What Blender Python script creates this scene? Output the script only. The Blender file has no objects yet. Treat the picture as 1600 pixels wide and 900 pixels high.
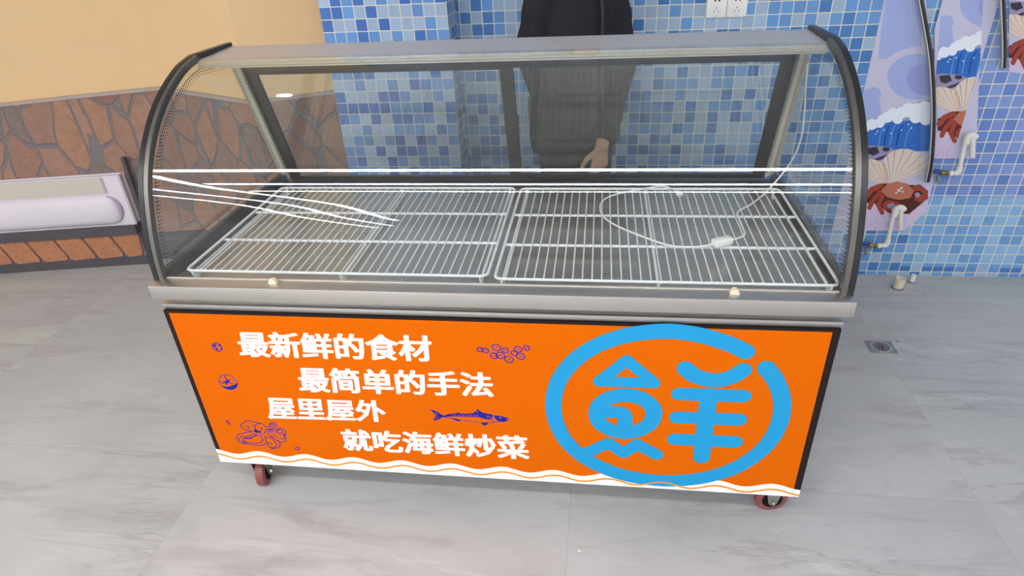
import bpy, bmesh, math, random
import numpy as np
from mathutils import Vector, Matrix
from mathutils.geometry import delaunay_2d_cdt
random.seed(7)
SC = bpy.context.scene
COL = SC.collection

# ------------------------------------------------------------------ camera, world, lights, exposure
F_PX = 996.918
CAM = Vector((0.28829, -1.32358, 1.57099))
YAW, PITCH, ROLL = 0.15033, -0.52685, 0.05404
ROT = Matrix.Rotation(YAW, 3, 'Z') @ Matrix.Rotation(PITCH, 3, 'X') @ Matrix.Rotation(ROLL, 3, 'Y')
cd = bpy.data.cameras.new('camera')
cam = bpy.data.objects.new('camera', cd)
COL.objects.link(cam)
cd.sensor_width = 36.0
cd.lens = F_PX / 1600 * 36
cd.clip_start = 0.05
cam.location = CAM
cam.rotation_euler = (ROT @ Matrix.Rotation(math.pi / 2, 3, 'X')).to_euler()
SC.camera = cam

SC.view_settings.view_transform = 'Standard'
SC.view_settings.look = 'None'
SC.view_settings.exposure = 0.36
SC.view_settings.gamma = 1.0
SC.view_settings.use_curve_mapping = False
SC.cycles.use_denoising = True
SC.cycles.transparent_max_bounces = 24
SC.cycles.max_bounces = 10
SC.cycles.sample_clamp_indirect = 6.0

world = bpy.data.worlds.new('world')
SC.world = world
world.use_nodes = True
bg = world.node_tree.nodes['Background']
bg.inputs[0].default_value = (0.97, 0.98, 1.0, 1)
bg.inputs[1].default_value = 0.85

LED_STRENGTH = 24.0
CEIL_Z = 2.95


# ------------------------------------------------------------------ calibration helper: a pixel seen on a known plane
def at(u, v, axis, val):
    d = ROT @ Vector(((u - 800) / F_PX, 1.0, -(v - 450) / F_PX))
    t = (val - CAM[axis]) / d[axis]
    return CAM + d * t


# ------------------------------------------------------------------ materials
def s2l(c):
    return c / 12.92 if c <= 0.04045 else ((c + 0.055) / 1.055) ** 2.4


def rgb(r, g, b):
    return (s2l(r / 255), s2l(g / 255), s2l(b / 255), 1)


class NT:
    """small node-tree helper"""
    def __init__(self, name):
        self.m = bpy.data.materials.new(name)
        self.m.use_nodes = True
        self.t = self.m.node_tree
        self.t.nodes.clear()
        self.out = self.t.nodes.new('ShaderNodeOutputMaterial')

    def n(self, kind, **kw):
        nd = self.t.nodes.new(kind)
        for k, v in kw.items():
            setattr(nd, k, v)
        return nd

    def l(self, a, b):
        self.t.links.new(a, b)

    def math(self, op, a, b=None, clamp=False):
        nd = self.n('ShaderNodeMath', operation=op, use_clamp=clamp)
        for i, x in enumerate((a, b)):
            if x is None:
                continue
            if isinstance(x, (int, float)):
                nd.inputs[i].default_value = x
            else:
                self.l(x, nd.inputs[i])
        return nd.outputs[0]

    def mix(self, fac, a, b):
        nd = self.n('ShaderNodeMix', data_type='RGBA')
        for s, x in ((nd.inputs[0], fac), (nd.inputs[6], a), (nd.inputs[7], b)):
            if isinstance(x, (int, float, tuple)):
                s.default_value = x
            else:
                self.l(x, s)
        return nd.outputs[2]

    def noise(self, vec, scale, detail=4, rough=0.55, stretch=None, dist=0.0):
        if stretch:
            mp = self.n('ShaderNodeMapping')
            mp.inputs['Scale'].default_value = stretch[0]
            mp.inputs['Rotation'].default_value = stretch[1]
            self.l(vec, mp.inputs[0]); vec = mp.outputs[0]
        nd = self.n('ShaderNodeTexNoise')
        nd.inputs['Scale'].default_value = scale
        nd.inputs['Detail'].default_value = detail
        nd.inputs['Roughness'].default_value = rough
        nd.inputs['Distortion'].default_value = dist
        self.l(vec, nd.inputs['Vector'])
        return nd.outputs['Fac']

    def ramp(self, fac, stops, interp='LINEAR'):
        nd = self.n('ShaderNodeValToRGB')
        nd.color_ramp.interpolation = interp
        els = nd.color_ramp.elements
        while len(els) < len(stops):
            els.new(0.5)
        for e, (p, c) in zip(els, stops):
            e.position = p
            e.color = c if len(c) == 4 else (*c, 1)
        self.l(fac, nd.inputs[0])
        return nd.outputs[0]

    def coord(self):
        return self.n('ShaderNodeNewGeometry').outputs['Position']

    def obj(self):
        return self.n('ShaderNodeTexCoord').outputs['Object']

    def bsdf(self, color, rough=0.5, metal=0.0, spec=0.5, bump=None, bump_s=0.3, bump_d=0.002):
        b = self.n('ShaderNodeBsdfPrincipled')
        for key, x in (('Base Color', color), ('Roughness', rough), ('Metallic', metal), ('Specular IOR Level', spec)):
            if isinstance(x, (int, float, tuple)):
                b.inputs[key].default_value = x
            else:
                self.l(x, b.inputs[key])
        if bump is not None:
            bp = self.n('ShaderNodeBump')
            bp.inputs['Strength'].default_value = bump_s
            bp.inputs['Distance'].default_value = bump_d
            self.l(bump, bp.inputs['Height'])
            self.l(bp.outputs[0], b.inputs['Normal'])
        self.l(b.outputs[0], self.out.inputs[0])
        return self.m


def plain(name, c, rough=0.5, metal=0.0, spec=0.5, var=0.06, scale=30):
    t = NT(name)
    nz = t.noise(t.obj(), scale, 3)
    dark = tuple(x * (1 - var) for x in c[:3]) + (1,)
    lite = tuple(min(1, x * (1 + var)) for x in c[:3]) + (1,)
    return t.bsdf(t.mix(nz, dark, lite), rough, metal, spec)


def flat(name, c, rough=0.6, spec=0.06):
    t = NT(name)
    return t.bsdf(c, rough, 0, spec)


def steel(name, c, rough=0.3, streak=(0.6, 40, 40), var=0.12, metal=1.0):
    t = NT(name)
    nz = t.noise(t.obj(), 6, 5, 0.65, (streak, (0, 0, 0)))
    dark = tuple(x * (1 - var) for x in c[:3]) + (1,)
    col = t.mix(nz, dark, c)
    r = t.math('ADD', t.math('MULTIPLY', nz, 0.18), rough - 0.09)
    return t.bsdf(col, r, metal, 0.5, nz, 0.05, 0.001)


def glass(name, tint=(0.975, 0.985, 0.98, 1), base=0.035):
    t = NT(name)
    lw = t.n('ShaderNodeLayerWeight'); lw.inputs[0].default_value = 0.5
    f = t.math('ADD', t.math('MULTIPLY', t.math('POWER', lw.outputs['Facing'], 5.0), 0.9), base, True)
    tr = t.n('ShaderNodeBsdfTransparent'); tr.inputs[0].default_value = tint
    gl = t.n('ShaderNodeBsdfGlossy'); gl.inputs['Roughness'].default_value = 0.0
    mx = t.n('ShaderNodeMixShader')
    t.l(f, mx.inputs[0]); t.l(tr.outputs[0], mx.inputs[1]); t.l(gl.outputs[0], mx.inputs[2])
    t.l(mx.outputs[0], t.out.inputs[0])
    return t.m


def emit(name, c, s):
    t = NT(name)
    e = t.n('ShaderNodeEmission'); e.inputs[0].default_value = c; e.inputs[1].default_value = s
    t.l(e.outputs[0], t.out.inputs[0])
    return t.m


PITCH_T = 0.0484


def tiles(name, ox, oz, lite, mid, dark, grout, side=False, right=None):
    """square glazed pool mosaic; each tile draws one of three blues"""
    t = NT(name)
    sep = t.n('ShaderNodeSeparateXYZ'); t.l(t.coord(), sep.inputs[0])
    u = t.math('DIVIDE', t.math('SUBTRACT', sep.outputs['Y' if side else 'X'], ox), PITCH_T)
    v = t.math('DIVIDE', t.math('SUBTRACT', sep.outputs['Z'], oz), PITCH_T)
    fu, fv = t.math('FLOOR', u), t.math('FLOOR', v)
    cmb = t.n('ShaderNodeCombineXYZ'); t.l(fu, cmb.inputs[0]); t.l(fv, cmb.inputs[1])
    wn = t.n('ShaderNodeTexWhiteNoise'); wn.noise_dimensions = '3D'; t.l(cmb.outputs[0], wn.inputs['Vector'])
    col = t.ramp(wn.outputs['Value'], [(0, lite), (0.36, mid), (0.72, dark)], 'CONSTANT')
    if right:
        col2 = t.ramp(wn.outputs['Value'], [(0, right[0]), (0.5, right[1])], 'CONSTANT')
        gate = t.math('GREATER_THAN', t.math('FLOOR', t.math('DIVIDE', t.math('SUBTRACT', sep.outputs['X'], ox), PITCH_T)), right[2])
        up = t.math('GREATER_THAN', sep.outputs['Z'], right[3])
        col3 = t.ramp(wn.outputs['Value'], [(0, right[4]), (0.5, right[5])], 'CONSTANT')
        bot = t.math('GREATER_THAN', sep.outputs['Z'], 0.048)
        col = t.mix(t.math('MULTIPLY', gate, bot), col, t.mix(up, col2, col3))
    vary = t.n('ShaderNodeTexWhiteNoise'); vary.noise_dimensions = '4D'
    t.l(cmb.outputs[0], vary.inputs['Vector']); vary.inputs['W'].default_value = 3.7
    hs = t.n('ShaderNodeHueSaturation')
    t.l(col, hs.inputs['Color'])
    t.l(t.math('ADD', t.math('MULTIPLY', vary.outputs['Value'], 0.14), 0.93), hs.inputs['Value'])

    def edge(x):
        fr = t.math('FRACT', x)
        return t.math('LESS_THAN', t.math('MINIMUM', fr, t.math('SUBTRACT', 1.0, fr)), 0.037)
    g = t.math('MAXIMUM', edge(u), edge(v))
    c = t.mix(g, hs.outputs[0], grout)
    r = t.math('ADD', t.math('MULTIPLY', g, 0.5), 0.22)
    return t.bsdf(c, r, 0, 0.35, t.math('SUBTRACT', 1.0, g), 0.35, 0.0012)


M = {}
M['tile_back'] = tiles('blue_mosaic', 0.708, 1.182, rgb(156, 180, 206), rgb(104, 152, 206), rgb(74, 124, 184), rgb(220, 218, 200),
                       right=(rgb(142, 182, 218), rgb(114, 162, 212), 20, 0.40, rgb(128, 152, 208), rgb(104, 136, 200)))
M['tile_pier'] = tiles('blue_mosaic_pier', -0.322, 1.2385, rgb(166, 188, 214), rgb(108, 154, 212), rgb(76, 120, 192), rgb(224, 222, 208))
M['tile_side'] = tiles('blue_mosaic_return', 1.38, 1.2385, rgb(166, 188, 214), rgb(108, 154, 212), rgb(76, 120, 192), rgb(224, 222, 208), side=True)


def floor_mat():
    t = NT('grey_porcelain')
    p = t.coord()
    sep = t.n('ShaderNodeSeparateXYZ'); t.l(p, sep.inputs[0])
    u = t.math('DIVIDE', t.math('SUBTRACT', sep.outputs['X'], 0.225), 1.21)
    v = t.math('DIVIDE', t.math('SUBTRACT', sep.outputs['Y'], 0.15), 0.6)
    cmb = t.n('ShaderNodeCombineXYZ')
    t.l(t.math('FLOOR', u), cmb.inputs[0]); t.l(t.math('FLOOR', v), cmb.inputs[1])
    wn = t.n('ShaderNodeTexWhiteNoise'); t.l(cmb.outputs[0], wn.inputs['Vector'])
    off = t.n('ShaderNodeVectorMath', operation='SCALE'); t.l(wn.outputs['Color'], off.inputs[0]); off.inputs['Scale'].default_value = 9.0
    add = t.n('ShaderNodeVectorMath', operation='ADD'); t.l(p, add.inputs[0]); t.l(off.outputs[0], add.inputs[1])
    q = add.outputs[0]
    vein = t.noise(q, 2.6, 9, 0.66, ((0.55, 2.6, 1), (0, 0, math.radians(-22))), 0.9)
    cloud = t.noise(q, 1.7, 5, 0.6)
    fine = t.noise(q, 26, 6, 0.7, ((0.5, 2.2, 1), (0, 0, math.radians(-22))))
    base = t.ramp(cloud, [(0.3, rgb(171, 171, 169)), (0.7, rgb(188, 188, 185))])
    c = t.mix(t.math('MULTIPLY', t.ramp(vein, [(0.54, (0, 0, 0)), (0.66, (1, 1, 1)), (0.74, (0.1, 0.1, 0.1))]), 0.55), base, rgb(154, 150, 149))
    c = t.mix(t.math('MULTIPLY', t.ramp(vein, [(0.30, (1, 1, 1)), (0.40, (0, 0, 0))]), 0.4), c, rgb(214, 211, 207))
    c = t.mix(t.math('MULTIPLY', t.ramp(fine, [(0.5, (0, 0, 0)), (0.75, (1, 1, 1))]), 0.14), c, rgb(158, 153, 150))

    def edge(x, w):
        fr = t.math('FRACT', x)
        return t.math('LESS_THAN', t.math('MINIMUM', fr, t.math('SUBTRACT', 1.0, fr)), w)
    thin = t.noise(q, 3.4, 12, 0.62, ((0.32, 2.2, 1), (0, 0, math.radians(-24))), 0.8)
    patch = t.ramp(t.noise(q, 1.9, 3, 0.5, ((0.7, 1.6, 1), (0, 0, math.radians(-24)))), [(0.46, (0, 0, 0)), (0.62, (1, 1, 1))])
    c = t.mix(t.math('MULTIPLY', t.ramp(thin, [(0.50, (0, 0, 0)), (0.52, (1, 1, 1)), (0.56, (0, 0, 0))]), t.math('MULTIPLY', patch, 0.5)), c, rgb(146, 140, 138))
    c = t.mix(t.math('MULTIPLY', t.ramp(thin, [(0.60, (0, 0, 0)), (0.63, (1, 1, 1)), (0.66, (0, 0, 0))]), t.math('MULTIPLY', patch, 0.35)), c, rgb(222, 219, 215))
    g = t.math('MAXIMUM', edge(u, 0.0009), edge(v, 0.0018))
    c = t.mix(t.math('MULTIPLY', g, 0.45), c, rgb(150, 140, 132))
    return t.bsdf(c, 0.42, 0, 0.3, fine, 0.05, 0.001)


def stone_mat():
    t = NT('crazy_paved_stone')
    mp = t.n('ShaderNodeMapping')
    mp.inputs['Rotation'].default_value = (0, math.radians(-35), 0)
    mp.inputs['Scale'].default_value = (1.15, 0.0, 0.62)
    t.l(t.coord(), mp.inputs[0])
    wob = t.n('ShaderNodeTexNoise'); wob.inputs['Scale'].default_value = 7; t.l(mp.outputs[0], wob.inputs['Vector'])
    sc = t.n('ShaderNodeVectorMath', operation='SCALE'); t.l(wob.outputs['Color'], sc.inputs[0]); sc.inputs['Scale'].default_value = 0.05
    ad = t.n('ShaderNodeVectorMath', operation='ADD'); t.l(mp.outputs[0], ad.inputs[0]); t.l(sc.outputs[0], ad.inputs[1])
    v1 = t.n('ShaderNodeTexVoronoi', feature='F1'); v2 = t.n('ShaderNodeTexVoronoi', feature='DISTANCE_TO_EDGE')
    for v in (v1, v2):
        v.inputs['Scale'].default_value = 7.5; t.l(ad.outputs[0], v.inputs['Vector'])
    sp = t.n('ShaderNodeSeparateColor'); t.l(v1.outputs['Color'], sp.inputs[0])
    stone = t.ramp(sp.outputs[0], [(0, rgb(152, 118, 104)), (0.3, rgb(168, 132, 114)), (0.55, rgb(144, 114, 102)), (0.78, rgb(172, 132, 108)), (0.95, rgb(134, 120, 114))])
    nz = t.noise(t.coord(), 24, 7, 0.7)
    stone = t.mix(t.math('MULTIPLY', t.ramp(nz, [(0.42, (0, 0, 0)), (0.75, (1, 1, 1))]), 0.5), stone, rgb(112, 84, 72))
    mort = t.mix(nz, rgb(108, 104, 106), rgb(136, 130, 130))
    m = t.ramp(v2.outputs['Distance'], [(0.026, (1, 1, 1)), (0.046, (0, 0, 0))])
    h = t.math('ADD', t.math('MULTIPLY', t.math('SUBTRACT', 1.0, m), 1.0), t.math('MULTIPLY', nz, 0.35))
    return t.bsdf(t.mix(m, stone, mort), 0.75, 0, 0.2, h, 0.6, 0.012)


M['floor'] = floor_mat()
M['stone'] = stone_mat()
M['plaster'] = plain('warm_plaster', rgb(226, 192, 146), 0.8, 0, 0.2, 0.03, 3)
M['ceiling'] = plain('ceiling_paint', rgb(225, 225, 222), 0.8, 0, 0.2, 0.02, 3)
M['cap'] = plain('grey_cap', rgb(172, 158, 148), 0.6)
M['dark_board'] = plain('dark_board', rgb(84, 80, 84), 0.5, 0, 0.3, 0.15, 14)
M['brick'] = plain('brown_brick', rgb(176, 122, 90), 0.8, 0, 0.2, 0.35, 40)
M['mortar'] = plain('grey_mortar', rgb(122, 118, 124), 0.85)
M['lilac'] = plain('lilac_glaze', rgb(222, 214, 222), 0.35, 0, 0.4, 0.05, 6)
M['cream'] = plain('cream_glaze', rgb(204, 196, 184), 0.4, 0, 0.4, 0.05, 6)
M['purple'] = plain('mauve_glaze', rgb(176, 160, 186), 0.4, 0, 0.4, 0.12, 20)
M['steel'] = steel('brushed_steel', (0.62, 0.60, 0.575, 1), 0.34)
M['steel_sheet'] = steel('satin_steel_sheet', (0.63, 0.595, 0.56, 1), 0.42, (0.6, 40, 40), 0.06)
M['steel_top'] = steel('brushed_top_steel', (0.72, 0.68, 0.65, 1), 0.55, (0.6, 30, 30), 0.05, 0.8)
M['steel_tray'] = steel('dull_tray_steel', (0.56, 0.535, 0.48, 1), 0.30, (0.5, 30, 30), 0.2, 0.85)
M['steel_bright'] = steel('bright_steel', (0.72, 0.69, 0.63, 1), 0.36, (0.6, 30, 30), 0.04)
M['steel_dark'] = steel('smoked_steel', (0.15, 0.146, 0.142, 1), 0.38)
M['bow_grey'] = steel('dulled_bow_steel', (0.22, 0.21, 0.19, 1), 0.38, (3, 3, 3), 0.3, 0.8)
M['rail'] = plain('beige_rail', rgb(188, 182, 166), 0.35, 0.35, 0.5, 0.03, 8)
M['beige'] = plain('beige_profile', rgb(186, 182, 168), 0.4, 0.2)
M['rubber'] = plain('black_trim', rgb(34, 32, 33), 0.28, 0, 0.5, 0.3, 60)
M['frame_black'] = flat('black_frame', rgb(32, 22, 22), 0.5, 0.2)
M['glass'] = glass('clear_glass')
M['glass_door'] = glass('sliding_glass', (0.92, 0.94, 0.935, 1), 0.10)
M['frit'] = flat('dark_frit', rgb(58, 58, 58), 0.6)
M['orange'] = flat('orange_print', tuple(x * 0.80 for x in rgb(238, 110, 0)[:3]) + (1,))
M['orange2'] = flat('amber_print', rgb(243, 140, 10))
M['sky'] = flat('sky_blue_print', tuple(x * 0.8 for x in rgb(46, 167, 225)[:3]) + (1,))
M['navy'] = flat('navy_print', rgb(40, 38, 140))
M['white_print'] = flat('white_print', (0.93, 0.93, 0.93, 1))
M['white_wire'] = plain('white_coated_wire', rgb(236, 236, 236), 0.35, 0, 0.5, 0.03, 40)
M['white_plastic'] = plain('white_plastic', rgb(232, 232, 230), 0.4, 0, 0.4, 0.03)
M['pvc'] = plain('white_pipe_plastic', rgb(226, 224, 216), 0.35, 0, 0.5, 0.06, 20)
M['ivory'] = plain('ivory_stop', rgb(222, 208, 182), 0.5)
M['brass'] = plain('brass', rgb(150, 128, 78), 0.35, 0.8)
M['blue_handle'] = plain('blue_handle', rgb(42, 66, 150), 0.4)
M['zinc'] = plain('zinc_plate', rgb(170, 168, 160), 0.35, 0.85, 0.5, 0.1, 30)
M['red_wheel'] = plain('red_wheel', rgb(140, 78, 74), 0.5, 0, 0.4, 0.15, 30)
M['black_hole'] = flat('dark_slot', rgb(28, 28, 28), 0.6)
M['coat'] = plain('black_cloth', rgb(42, 42, 46), 0.85, 0, 0.2, 0.2, 90)
M['trousers'] = plain('charcoal_cloth', rgb(44, 44, 48), 0.9, 0, 0.15, 0.15, 90)
M['skin'] = plain('skin', rgb(214, 168, 138), 0.5, 0, 0.35, 0.06, 20)
M['hair'] = plain('black_hair', rgb(24, 21, 20), 0.5, 0, 0.4, 0.3, 60)
M['shoe'] = plain('black_shoe', rgb(28, 28, 30), 0.4)
M['eye'] = flat('eye_white', rgb(225, 222, 218), 0.3, 0.5)
M['iris'] = flat('dark_iris', rgb(40, 26, 20), 0.2, 0.5)
M['lip'] = flat('lip', rgb(176, 112, 100), 0.5)
M['led'] = emit('led_light', (1.0, 0.985, 0.955, 1), LED_STRENGTH)
M['led_blue'] = emit('cool_led_light', (0.74, 0.78, 1.0, 1), LED_STRENGTH)
M['poster_bg'] = plain('poster_lavender', rgb(196, 194, 218), 0.45, 0, 0.3, 0.03, 8)
M['poster_blue'] = plain('poster_pale_blue', rgb(160, 174, 222), 0.45, 0, 0.3, 0.03, 8)
M['poster_violet'] = plain('poster_violet', rgb(150, 156, 214), 0.45, 0, 0.3, 0.03, 8)
M['poster_grey'] = plain('poster_grey', rgb(160, 158, 172), 0.45, 0, 0.3, 0.06, 8)
M['foam'] = plain('poster_foam', rgb(228, 234, 246), 0.45, 0, 0.3, 0.05, 40)
M['wave'] = plain('poster_wave', rgb(48, 106, 190), 0.45, 0, 0.3, 0.12, 30)
M['wave_dark'] = flat('poster_wave_dark', rgb(34, 80, 160))
M['wave_lite'] = flat('poster_wave_light', rgb(84, 150, 220))
M['fish_grey'] = plain('poster_fish', rgb(150, 146, 176), 0.45, 0, 0.3, 0.2, 60)
M['fish_dark'] = plain('poster_fish_dark', rgb(54, 48, 70), 0.45, 0, 0.3, 0.2, 60)
M['shell'] = plain('poster_shell', rgb(218, 204, 194), 0.45, 0, 0.3, 0.08, 60)
M['shell_line'] = flat('poster_shell_line', rgb(168, 140, 118))
M['shell_orange'] = flat('poster_shell_orange', rgb(206, 158, 108))
M['crab'] = plain('poster_crab', rgb(158, 66, 50), 0.45, 0, 0.3, 0.3, 120)
M['crab_lite'] = plain('poster_crab_shell', rgb(184, 112, 90), 0.45, 0, 0.3, 0.25, 120)
M['crab_dark'] = plain('poster_crab_dark', rgb(84, 36, 34), 0.45, 0, 0.3, 0.3, 120)
M['ice'] = plain('poster_ice', rgb(206, 190, 218), 0.45, 0, 0.3, 0.08, 60)
M['ice_line'] = flat('poster_ice_line', rgb(166, 146, 184))


# ------------------------------------------------------------------ mesh builder
class MB:
    def __init__(self):
        self.bm = bmesh.new()

    def face(self, pts):
        try:
            self.bm.faces.new([self.bm.verts.new(p) for p in pts])
        except ValueError:
            pass

    def box(self, lo, hi, bev=0.0, seg=2):
        b = bmesh.new()
        bmesh.ops.create_cube(b, size=1.0)
        c = [(a + d) / 2 for a, d in zip(lo, hi)]
        s = [abs(d - a) for a, d in zip(lo, hi)]
        for v in b.verts:
            v.co = Vector((v.co.x * s[0] + c[0], v.co.y * s[1] + c[1], v.co.z * s[2] + c[2]))
        if bev > 0:
            bmesh.ops.bevel(b, geom=b.edges[:], offset=min(bev, min(s) * 0.45), segments=seg, profile=0.5, affect='EDGES')
        self.add(b); return self

    def add(self, b, mat=None):
        if mat is not None:
            b.transform(mat)
        me = bpy.data.meshes.new('tmp')
        b.to_mesh(me); b.free()
        self.bm.from_mesh(me)
        bpy.data.meshes.remove(me)

    def ring(self, c, x, y, r, n, rx=1.0, ry=1.0):
        return [self.bm.verts.new(c + x * (r * rx * math.cos(2 * math.pi * i / n)) + y * (r * ry * math.sin(2 * math.pi * i / n))) for i in range(n)]

    def bridge(self, a, b):
        n = len(a)
        for i in range(n):
            try:
                self.bm.faces.new((a[i], a[(i + 1) % n], b[(i + 1) % n], b[i]))
            except ValueError:
                pass

    def tube(self, pts, r, n=8, closed=False, cap=True):
        pts = [Vector(p) for p in pts]
        rs = r if isinstance(r, (list, tuple)) else [r] * len(pts)
        N = len(pts)
        rings = []
        ref = None
        for i, p in enumerate(pts):
            a = pts[(i - 1) % N] if (closed or i > 0) else p
            b = pts[(i + 1) % N] if (closed or i < N - 1) else p
            t = (b - a).normalized()
            if ref is None:
                ref = t.orthogonal().normalized()
            ref = (ref - t * ref.dot(t))
            if ref.length < 1e-6:
                ref = t.orthogonal()
            ref.normalize()
            rings.append(self.ring(p, ref, t.cross(ref), rs[i], n))
        for a, b in zip(rings, rings[1:]):
            self.bridge(a, b)
        if closed:
            # align the last ring with the first
            best = min(range(n), key=lambda k: (rings[-1][k].co - rings[0][0].co).length)
            self.bridge(rings[-1][best:] + rings[-1][:best], rings[0])
        elif cap:
            for rg in (rings[0], rings[-1]):
                try:
                    self.bm.faces.new(rg)
                except ValueError:
                    pass
        return self

    def cyl(self, a, b, r, n=20, r2=None):
        return self.tube([a, b], [r, r if r2 is None else r2], n)

    def lathe(self, c, axis, prof, n=28):
        """prof: (distance along axis, radius)"""
        c = Vector(c); axis = Vector(axis).normalized()
        x = axis.orthogonal().normalized(); y = axis.cross(x)
        rings = [self.ring(c + axis * h, x, y, max(r, 1e-4), n) for h, r in prof]
        for a, b in zip(rings, rings[1:]):
            self.bridge(a, b)
        for rg in (rings[0], rings[-1]):
            try:
                self.bm.faces.new(rg)
            except ValueError:
                pass
        return self

    def ball(self, c, r, sx=1, sy=1, sz=1, rot=None, seg=20):
        b = bmesh.new()
        bmesh.ops.create_uvsphere(b, u_segments=seg, v_segments=max(8, seg * 2 // 3), radius=r)
        m = Matrix.Diagonal((sx, sy, sz, 1))
        if rot is not None:
            m = rot.to_4x4() @ m
        self.add(b, Matrix.Translation(Vector(c)) @ m); return self

    def prism(self, poly, f0, f1):
        """poly of 2-D points, f0 / f1 map a 2-D point to the two end faces"""
        a = [self.bm.verts.new(f0(p)) for p in poly]
        b = [self.bm.verts.new(f1(p)) for p in poly]
        try:
            self.bm.faces.new(a); self.bm.faces.new(b[::-1])
        except ValueError:
            pass
        self.bridge(a, b)
        return self

    def build(self, name, m, parent=None, smooth=35, **props):
        bmesh.ops.recalc_face_normals(self.bm, faces=self.bm.faces[:])
        me = bpy.data.meshes.new(name)
        self.bm.to_mesh(me); self.bm.free()
        o = link(name, me, m, parent, smooth)
        for k, v in props.items():
            o[k] = v
        return o


def link(name, me, m, parent=None, smooth=35):
    if m is not None:
        me.materials.clear()
        me.materials.append(M[m] if isinstance(m, str) else m)
    if smooth:
        for p in me.polygons:
            p.use_smooth = True
        me.set_sharp_from_angle(angle=math.radians(smooth))
    o = bpy.data.objects.new(name, me)
    COL.objects.link(o)
    if parent is not None:
        o.parent = parent
        o.matrix_parent_inverse = world_mat(parent).inverted()
    return o


def world_mat(o):
    m = Matrix.LocRotScale(o.location, o.rotation_euler, o.scale)
    if o.parent:
        m = world_mat(o.parent) @ o.matrix_parent_inverse @ m
    return m


def tag(o, label=None, cat=None, group=None, kind=None):
    if label: o['label'] = label
    if cat: o['category'] = cat
    if group: o['group'] = group
    if kind: o['kind'] = kind
    return o


def thing(name, label, cat, loc=(0, 0, 0), group=None):
    o = bpy.data.objects.new(name, None)
    o.empty_display_size = 0.1
    o.location = loc
    COL.objects.link(o)
    return tag(o, label, cat, group)


def catmull(pts, per=8, closed=False):
    pts = [Vector(p) for p in pts]
    n = len(pts)
    out = []
    rng = range(n if closed else n - 1)
    for i in rng:
        if closed:
            p0, p1, p2, p3 = pts[(i - 1) % n], pts[i], pts[(i + 1) % n], pts[(i + 2) % n]
        else:
            p1, p2 = pts[i], pts[i + 1]
            p0 = pts[i - 1] if i > 0 else p1 * 2 - p2
            p3 = pts[i + 2] if i + 2 < n else p2 * 2 - p1
        for k in range(per):
            t = k / per
            out.append(0.5 * ((2 * p1) + (p2 - p0) * t + (2 * p0 - 5 * p1 + 4 * p2 - p3) * t * t + (3 * p1 - p0 - 3 * p2 + p3) * t ** 3))
    if not closed:
        out.append(pts[-1])
    return out


def union2(polys):
    """one clean triangulated sheet from overlapping 2-D polygons: (verts, faces)"""
    vs, es, ps = [], [], []
    for poly in polys:
        q = [Vector((p[0], p[1])) for p in poly]
        q = [p for k, p in enumerate(q) if (p - q[k - 1]).length > 1e-6]
        if len(q) < 3:
            continue
        n0 = len(vs)
        vs += q
        es += [(n0 + k, n0 + (k + 1) % len(q)) for k in range(len(q))]
        ps.append(np.array([(p.x, p.y) for p in q]))
    if not ps:
        return [], []
    r = delaunay_2d_cdt(vs, es, [], 0, 1e-6)
    ov, of = r[0], [f for f in r[2] if len(f) == 3]
    P = np.array([(v.x, v.y) for v in ov])
    F = np.array(of)
    c = P[F].mean(axis=1)
    inside = np.zeros(len(F), bool)
    for q in ps:
        lo, hi = q.min(0), q.max(0)
        idx = np.nonzero(~inside & (c[:, 0] >= lo[0]) & (c[:, 0] <= hi[0]) & (c[:, 1] >= lo[1]) & (c[:, 1] <= hi[1]))[0]
        if not len(idx):
            continue
        x, y = c[idx, 0], c[idx, 1]
        hit = np.zeros(len(idx), bool)
        for k in range(len(q)):
            (x0, y0), (x1, y1) = q[k - 1], q[k]
            if y0 == y1:
                continue
            hit ^= ((y0 > y) != (y1 > y)) & (x < (x1 - x0) * (y - y0) / (y1 - y0) + x0)
        inside[idx[hit]] = True
    return ov, [f for f, k in zip(of, inside) if k]


def sheet(mb, vs, fs, f_front, f_back):
    """front faces plus a thin rim round the sheet's outline"""
    fr = [mb.bm.verts.new(f_front(v)) for v in vs]
    cnt = {}
    for f in fs:
        try:
            mb.bm.faces.new([fr[k] for k in f])
        except ValueError:
            continue
        for k in range(len(f)):
            e = (f[k], f[(k + 1) % len(f)])
            key = (min(e), max(e))
            cnt[key] = None if key in cnt else e
    bk = {}
    for e in cnt.values():
        if e is None:
            continue
        for k in e:
            if k not in bk:
                bk[k] = mb.bm.verts.new(f_back(vs[k]))
        mb.bm.faces.new((fr[e[1]], fr[e[0]], bk[e[0]], bk[e[1]]))
    for v in [v for v in mb.bm.verts if not v.link_faces]:
        mb.bm.verts.remove(v)


# ------------------------------------------------------------------ the setting
def struct(name, mb, m, smooth=35):
    o = mb.build(name, m, None, smooth)
    o['kind'] = 'structure'
    return o


WALL_Y = 1.55
PIER_Y = 1.38
PIER_X0, PIER_X1 = -0.853, -0.3225
struct('floor', MB().box((-6.5, -13.0, -0.06), (4.2, 2.6, 0.0)), 'floor')
struct('ceiling', MB().box((-6.5, -13.0, CEIL_Z), (4.2, 2.6, CEIL_Z + 0.08)), 'ceiling')
struct('wall_back', MB().box((PIER_X1, WALL_Y, 0), (4.2, WALL_Y + 0.15, CEIL_Z)), 'tile_back')
b = MB().box((PIER_X0, PIER_Y, 0), (PIER_X1, WALL_Y + 0.15, CEIL_Z))
pier = struct('wall_pier', b, 'tile_pier', 0)
pier.data.materials.append(M['tile_side'])
for p in pier.data.polygons:
    if abs(p.normal.x) > 0.5:
        p.material_index = 1

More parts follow.
